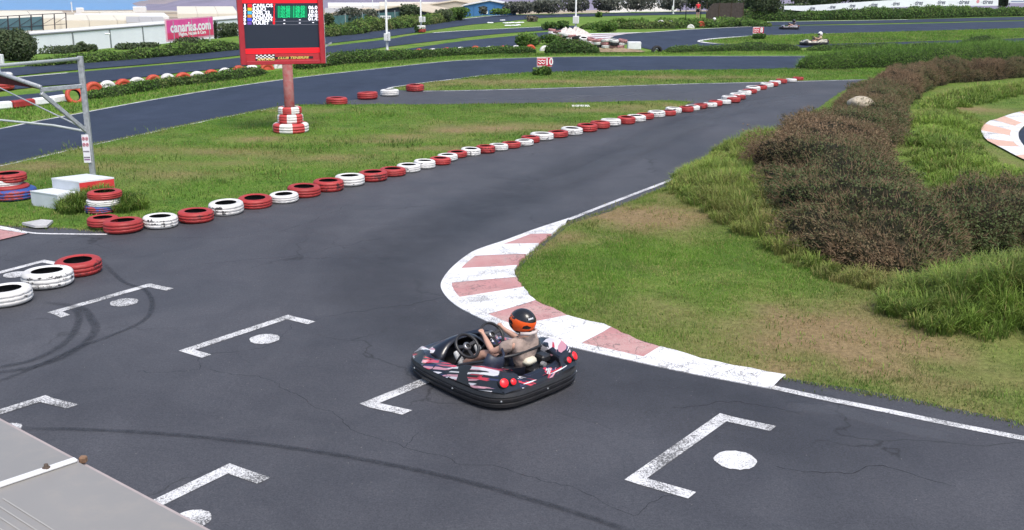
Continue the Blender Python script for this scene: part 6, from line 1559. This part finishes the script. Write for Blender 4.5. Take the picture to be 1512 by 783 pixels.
MB().tube([p-w_o+Vector((0,0,.08)) for p in wt], .09, 6).build('gutter', mat('gutter_grey', (.20,.21,.22), .6, .3), wh)
bk = [A(-160,58,95), A(60,45.5,105), A(200,34,126), A(352,22.5,150)]; fr = [wt[0], wt[3], wt[6], wt[9]]
for k in range(3):
    vs = [fr[k]-w_o+Vector((0,.2,.1)), fr[k+1]-w_o+Vector((0,.2,.1)), bk[k+1]-w_o, bk[k]-w_o]; vs += [v+Vector((0,0,-.15)) for v in vs]
    MB().add(vs, [(0,1,2,3),(7,6,5,4),(0,4,5,1),(2,6,7,3),(1,5,6,2),(0,3,7,4)]).build('roof_sheet', m_wr, wh)
MB().tube([A(35,48,104)-w_o, A(120,42.5,112)-w_o, A(250,31,135)-w_o], .10, 6).build('ridge_pipe', MATS['gutter_grey'], wh)
# small street lamp before the wall
p = A(165,76,82); o = empty('street_lamp', p); tag(o, 'small white street lamp in front of the greenhouse wall', 'lamp post'); MB().tube([(0,0,-1),(0,0,1.28)], .035, 6).build('pole', MATS['post_dark_grey'], o); MB().box((-.2,0,1.35),(.42,.16,.12),bev=.04).build('lamp_head', M_WHITE, o)

def prism_building(name, label, cat, base_px, wall_m, roof_m, gable=True):
    """base_px: (left px, right px, base py, eave py, ridge py, Y near, depth)"""
    xl, xr, yb, ye, yr, Y, dep = base_px
    a, c = A(xl, yb, Y), A(xr, yb, Y); ze, zr = A(xl, ye, Y).z, A((xl+xr)/2, yr, Y).z; W = c.x-a.x; zb_ = a.z-3
    r = empty(name, (a.x, a.y, 0)); tag(r, label, cat)
    MB().add([(0,0,zb_),(W,0,zb_),(W,0,ze),(W/2,0,zr),(0,0,ze),(0,dep,zb_),(W,dep,zb_),(W,dep,ze),(W/2,dep,zr),(0,dep,ze)], [(0,1,2,3,4),(5,9,8,7,6),(0,4,9,5),(1,6,7,2)]).build('wall', wall_m, r)
    ov = .25
    for s0, s1 in (((-ov,ze-.02),(W/2,zr+.06)),((W+ov,ze-.02),(W/2,zr+.06))):
        vs = [(s0[0],-ov,s0[1]),(s1[0],-ov,s1[1]),(s1[0],dep+ov,s1[1]),(s0[0],dep+ov,s0[1])]; vs += [(x,y,z+.12) for x,y,z in vs]
        MB().add(vs, [(3,2,1,0),(4,5,6,7),(0,1,5,4),(1,2,6,5),(2,3,7,6),(3,0,4,7)]).build('roof_sheet', roof_m, r)
    return r, W, ze, zr
m_blue = mat('shed_blue', (.045,.15,.34), .6, .3, var=.1, scale=.8); m_cr = mat('cream_roof', (.50,.43,.33), .8, .2, var=.12, scale=.25); m_dk = mat('shed_open_shade', (.025,.03,.04), .8, .2)
r, W, ze, zr = prism_building('blue_shed', 'blue gabled shed with pale roof edge beyond the far track', 'shed', (684,762,22,9.2,2.2,166,14), m_blue, mat('shed_roof_pale', (.55,.55,.55), .7, .2, var=.08))
MB().box((W*.42,-.05,ze-.95),(.75,.06,.45)).build('notice_panel', M_WHITE, r)
for k in range(4): MB().box((W*(.2+.2*k),-.03,ze-1.4),(.06,.05,3.0)).build('wall_rib', mat('shed_blue_dark', (.035,.11,.26), .6, .3), r)
r, W, ze, zr = prism_building('farm_shed', 'open farm shed with wide cream roof behind the lamp posts', 'shed', (537,640,30,20,10.5,150,30), m_dk, m_cr)  # closed walls coloured near black for the shade inside the open gable
prism_building('farm_shed', 'wide cream roofed greenhouse right of the open farm shed', 'greenhouse', (600,745,24,13,2.5,200,45), mat('greenhouse_beige_wall',(.42,.38,.31),.8,.2,var=.1,scale=.3), m_cr)
prism_building('farm_shed', 'low cream greenhouse directly right of the scoreboard', 'greenhouse', (452,548,34,27,19,190,40), MATS['greenhouse_beige_wall'], m_cr)
# green shade-net fence
f0, f1 = A(484,37,118), A(606,28,130); fn = empty('shade_net_fence', f0); tag(fn, 'dark blue green shade net fence beyond the far track', 'fence'); d_ = f1-f0
for k in range(5):
    a, c = d_*(k/5+.002), d_*((k+1)/5-.002); MB().bar(a+Vector((0,0,.1)), c+Vector((0,0,.1)), .05, 1.7).build('net_panel', mat('shade_net', (.06,.13,.14), .85, .15, var=.3, scale=1.5), fn)
for k in range(6): a = d_*(k/5); MB().tube([a+Vector((0,-.06,-1.2)), a+Vector((0,-.06,1.15))], .05, 6).build('post', M_STEEL, fn)
o = A(569.5,26,124); nb = empty('notice_board', o); tag(nb, 'small white notice board on the shade net fence', 'sign'); MB().box((0,0,0),(1.25,.05,.42)).build('panel', M_WHITE, nb)
for k in range(6): MB().box((-.48+.19*k,-.03,0),(.10,.01,.2)).build('letter_block', m_ink, nb)
# steel frame of an old hoarding with blue green sheets
H0, H1 = A(-40,52,100), A(97,42.5,116); hb_ = empty('hoarding_frame', H0); tag(hb_, 'rusty steel hoarding frame with blue green sheets at the far left', 'hoarding'); d_ = H1-H0
m_hs = mat('hoarding_sheet', (.13,.24,.26), .7, .3, var=.12, scale=.8); m_hf = mat('hoarding_steel', (.06,.05,.055), .7, .3)
def hz(t, top): return A(-40+137*t, (26.5-7*t) if top else (52-9.5*t), H0.y+(H1.y-H0.y)*t)-H0
for k in range(9):
    t = k/8; b_, t_ = hz(t, False), hz(t, True); MB().bar(b_+Vector((0,0,-1.5)), t_, .09, .09).build('frame_post', m_hf, hb_)
    if k < 8:
        t2 = (k+1)/8; b2, t3 = hz(t2, False), hz(t2, True)
        MB().bar(b_.lerp(t_, .30), b2.lerp(t3, .30), .05, .05).build('frame_rail', m_hf, hb_); MB().bar(t_, b2.lerp(t3, 1.0), .07, .07).build('frame_rail', m_hf, hb_); MB().bar(b_.lerp(t_, .35), b2.lerp(t3, .75), .035, .035).build('frame_brace', m_hf, hb_)
        if k < 6:
            e = Vector((0,.12,0)); a1, a2, a3, a4 = b_.lerp(t_, .03)+e, b2.lerp(t3, .03)+e, b2.lerp(t3, .86)+e, b_.lerp(t_, .86)+e; vs = [a1,a2,a3,a4]; vs += [v+Vector((0,.04,0)) for v in vs]
            MB().add(vs, [(0,1,2,3),(7,6,5,4),(0,4,5,1),(2,6,7,3),(1,5,6,2),(0,3,7,4)]).build('sheet', m_hs, hb_)
# plastic greenhouses and field roofs on the slope towards the sea: (px l, px r, py base, py top, Y, depth)
m_g1 = mat('plastic_cream', (.62,.58,.48), .8, .2, var=.08, scale=.03); m_g2 = mat('plastic_white', (.68,.68,.66), .8, .2, var=.06, scale=.03); m_g3 = mat('plastic_grey', (.38,.37,.36), .8, .2, var=.12, scale=.05)
def low_roof(xl, xr, yb, yt, Y, m, label):
    dep = Y*.35; cx = (xl+xr)/2; wn_ = A(xl, yb-.25*(yb-yt), Y).z; wf = A(cx, yt, Y+dep).z; a, c = A(xl, yb, Y), A(xr, yb, Y); W = c.x-a.x; W2 = W*1.25; z0 = a.z
    o = empty('greenhouse', (a.x, Y, z0)); tag(o, label, 'greenhouse', 'greenhouses on the slope to the sea')
    hn, hf = wn_-z0, wf-z0; k_ = a.x/Y*dep
    nb_ = max(3, min(8, int(W/14)))
    for k in range(nb_):
        x0, x1 = W*k/nb_+W*.002, W*(k+1)/nb_-W*.002; y0_, y1_ = x0*1.25+k_, x1*1.25+k_
        MB().add([(x0,0,hn),(x1,0,hn),(y1_,dep,hf),(y0_,dep,hf),(x0,0,-3-Y*.004),(x1,0,-3-Y*.004),(y1_,dep,hf-4-Y*.01),(y0_,dep,hf-4-Y*.01)], [(0,1,2,3),(0,4,5,1),(1,5,6,2),(2,6,7,3),(3,7,4,0)]).build('roof_bay', m, o)
    return o
for i, q in enumerate([(-60,105,31,16.5,260,m_g1,'large cream greenhouse roof at the far left above the hoarding'),(90,215,33,22,230,m_g1,'pale greenhouse behind the warehouse ridge'),(150,250,27,19,300,m_g2,'white greenhouse strip left of the billboard'),(187,246,36,24.5,190,m_g3,'grey ribbed greenhouse touching the billboard'),(262,352,24,9.5,210,m_g1,'cream greenhouse behind the pink billboard'),(110,170,22.5,20,520,m_g2,'thin white greenhouse in the middle distance'),
        (120,200,18,16.3,900,m_g1,'thin cream greenhouse far down the slope'),(112,124,13.5,11.2,2200,m_g2,'small bright white building near the coast'),(196,216,11.5,9.5,2500,m_g2,'white building at the foot of the headland'),(480,560,22,12,300,m_g3,'grey roofed greenhouse beyond the farm shed'),(560,760,11,3,380,m_g1,'cream greenhouse roofs behind the blue shed'),(484,640,10,4,420,m_g2,'white greenhouse strip above the farm shed'),(900,1000,6,1,330,m_g2,'white greenhouse behind the grey scrub')]): low_roof(*q)
p = A(106,11,2400); o = empty('mast', p); tag(o, 'thin white mast standing against the sea', 'mast'); MB().tube([(0,0,-20),(0,0,12)], [1.6,1.0], 8).build('shaft', m_g2, o); MB().box((0,0,9),(3,3,2)).build('platform', m_g2, o)
for px, py, w, h, Y, m, lb in [(1045,13,80,28,190,M_DLEAF,'dark trees behind the marshal'),(1205,12,100,34,190,M_DLEAF,'tree crowns behind the left part of the banner'),(1292,8,110,34,195,M_DLEAF,'tree crowns over the middle of the banner'),(1395,-3,100,18,200,M_DLEAF,'tree crowns over the right part of the banner'),(1500,-2,60,20,195,M_DLEAF,'tree crowns above the second banner')]:
    bush(px, py, w, h, m, lb, Y=Y, name='tree', cat='tree')

# ================================================================== AWNING ROOF, BOTTOM LEFT
AZ = 3.0
E1, E2 = G(-260,487,AZ), G(520,907,AZ); e0 = G(115,687,AZ)
aw = empty('awning_roof', (e0.x, e0.y, AZ)); tag(aw, 'pale grey sheet awning roof with a white batten at the lower left', 'awning')
dE = (E2-E1).normalized(); nE = Vector((dE.y, -dE.x, 0))
if nE.x > 0: nE = -nE
m_aw, nt, b, N, L = nodes_of('awning_sheet'); co = objco(nt)
c = ramp(nt, noise_n(nt, co, 1.1, 5, .6), [(.3, (.205,.198,.188)), (.7, (.25,.238,.222))])
c = mixc(nt, mth(nt, 'MULTIPLY', ramp(nt, noise_n(nt, scaled(nt, co, (9,9,9)), 1, 6, .75), [(.5, (0,0,0)), (.72, (1,1,1))]), .25), c, (.34,.29,.24))
L(c, b.inputs['Base Color']); b.inputs['Roughness'].default_value = .45
bd = (G(0,726,AZ)-e0); bd.normalize()                       # batten direction
def strip_sheet(s0, s1):                                     # sheets lie between battens along the edge
    p0, p1 = dE*s0, dE*s1
    vs = [p0, p1, p1+bd*4.2, p0+bd*4.2]; vs = [v+Vector((0,0,-.02)) for v in vs]+[v+Vector((0,0,.012)) for v in vs]
    return MB().add(vs, [(3,2,1,0),(4,5,6,7),(0,1,5,4),(1,2,6,5),(2,3,7,6),(3,0,4,7)])
for s0, s1 in ((-3.2,-1.61),(-1.6,-.01),(.0,1.59),(1.6,3.2)): strip_sheet(s0, s1).build('roof_sheet', m_aw, aw)
for s_ in (-1.605,-.005,1.595):
    bt_ = MB().bar(dE*s_+Vector((0,0,.018)), dE*s_+bd*4.2+Vector((0,0,.018)), .024, .010, bev=.003).build('batten', mat('batten_white', (.66,.66,.66), .5, .4, var=.06), aw)
    for k in range(7):
        q = dE*s_+bd*(.09+.42*k)+Vector((0,0,.026)); MB().lathe([(0,.010),(.006,.009),(.007,0),(.012,-.001),(.012,-.004)], 8, M=Matrix.Translation(q)).build('bolt', mat('rusty_bolt', (.10,.075,.06), .8, .3), bt_)
    MB().box(dE*s_-bd*.02+Vector((0,0,.01)),(.022,.02,.022),bev=.004).build('end_bracket', mat('rusty_bracket', (.20,.12,.075), .8, .3, var=.4, scale=30), aw)
mb = MB(); mb.bar(dE*-3.2-bd*.01+Vector((0,0,-.03)), dE*3.2-bd*.01+Vector((0,0,-.03)), .03, .05).build('edge_trim', mat('trim_pinkish', (.36,.31,.30), .6, .3, var=.15, scale=4), aw)
sc0 = G(4,736,AZ+.0135)-Vector((e0.x,e0.y,AZ))
for k in range(4): q_ = sc0+bd*(.028*k); MB().bar(q_, q_+dE*.62, .004, .001).build('scratch', mat('scratch_pale', (.33,.32,.30), .6, .3), aw)
for s_ in (-2.9,2.9): p = dE*s_+bd*.4; MB().tube([(p.x,p.y,-AZ),(p.x,p.y,-.03)], .05, 10).build('support_post', M_STEEL, aw, True)

# ================================================================== HAZE
m_hz = bpy.data.materials.new('haze_air'); m_hz.use_nodes = True; nt = m_hz.node_tree; nt.nodes.clear()
out = nt.nodes.new('ShaderNodeOutputMaterial'); pv = nt.nodes.new('ShaderNodeVolumePrincipled'); nt.links.new(pv.outputs[0], out.inputs['Volume'])
pv.inputs['Color'].default_value = (.80,.86,.95,1); pv.inputs['Density'].default_value = HAZE_D; pv.inputs['Anisotropy'].default_value = .2
hz_o = MB().box((0,33000,50),(130000,134000,420)).build('haze', m_hz); tag(hz_o, kind='stuff')
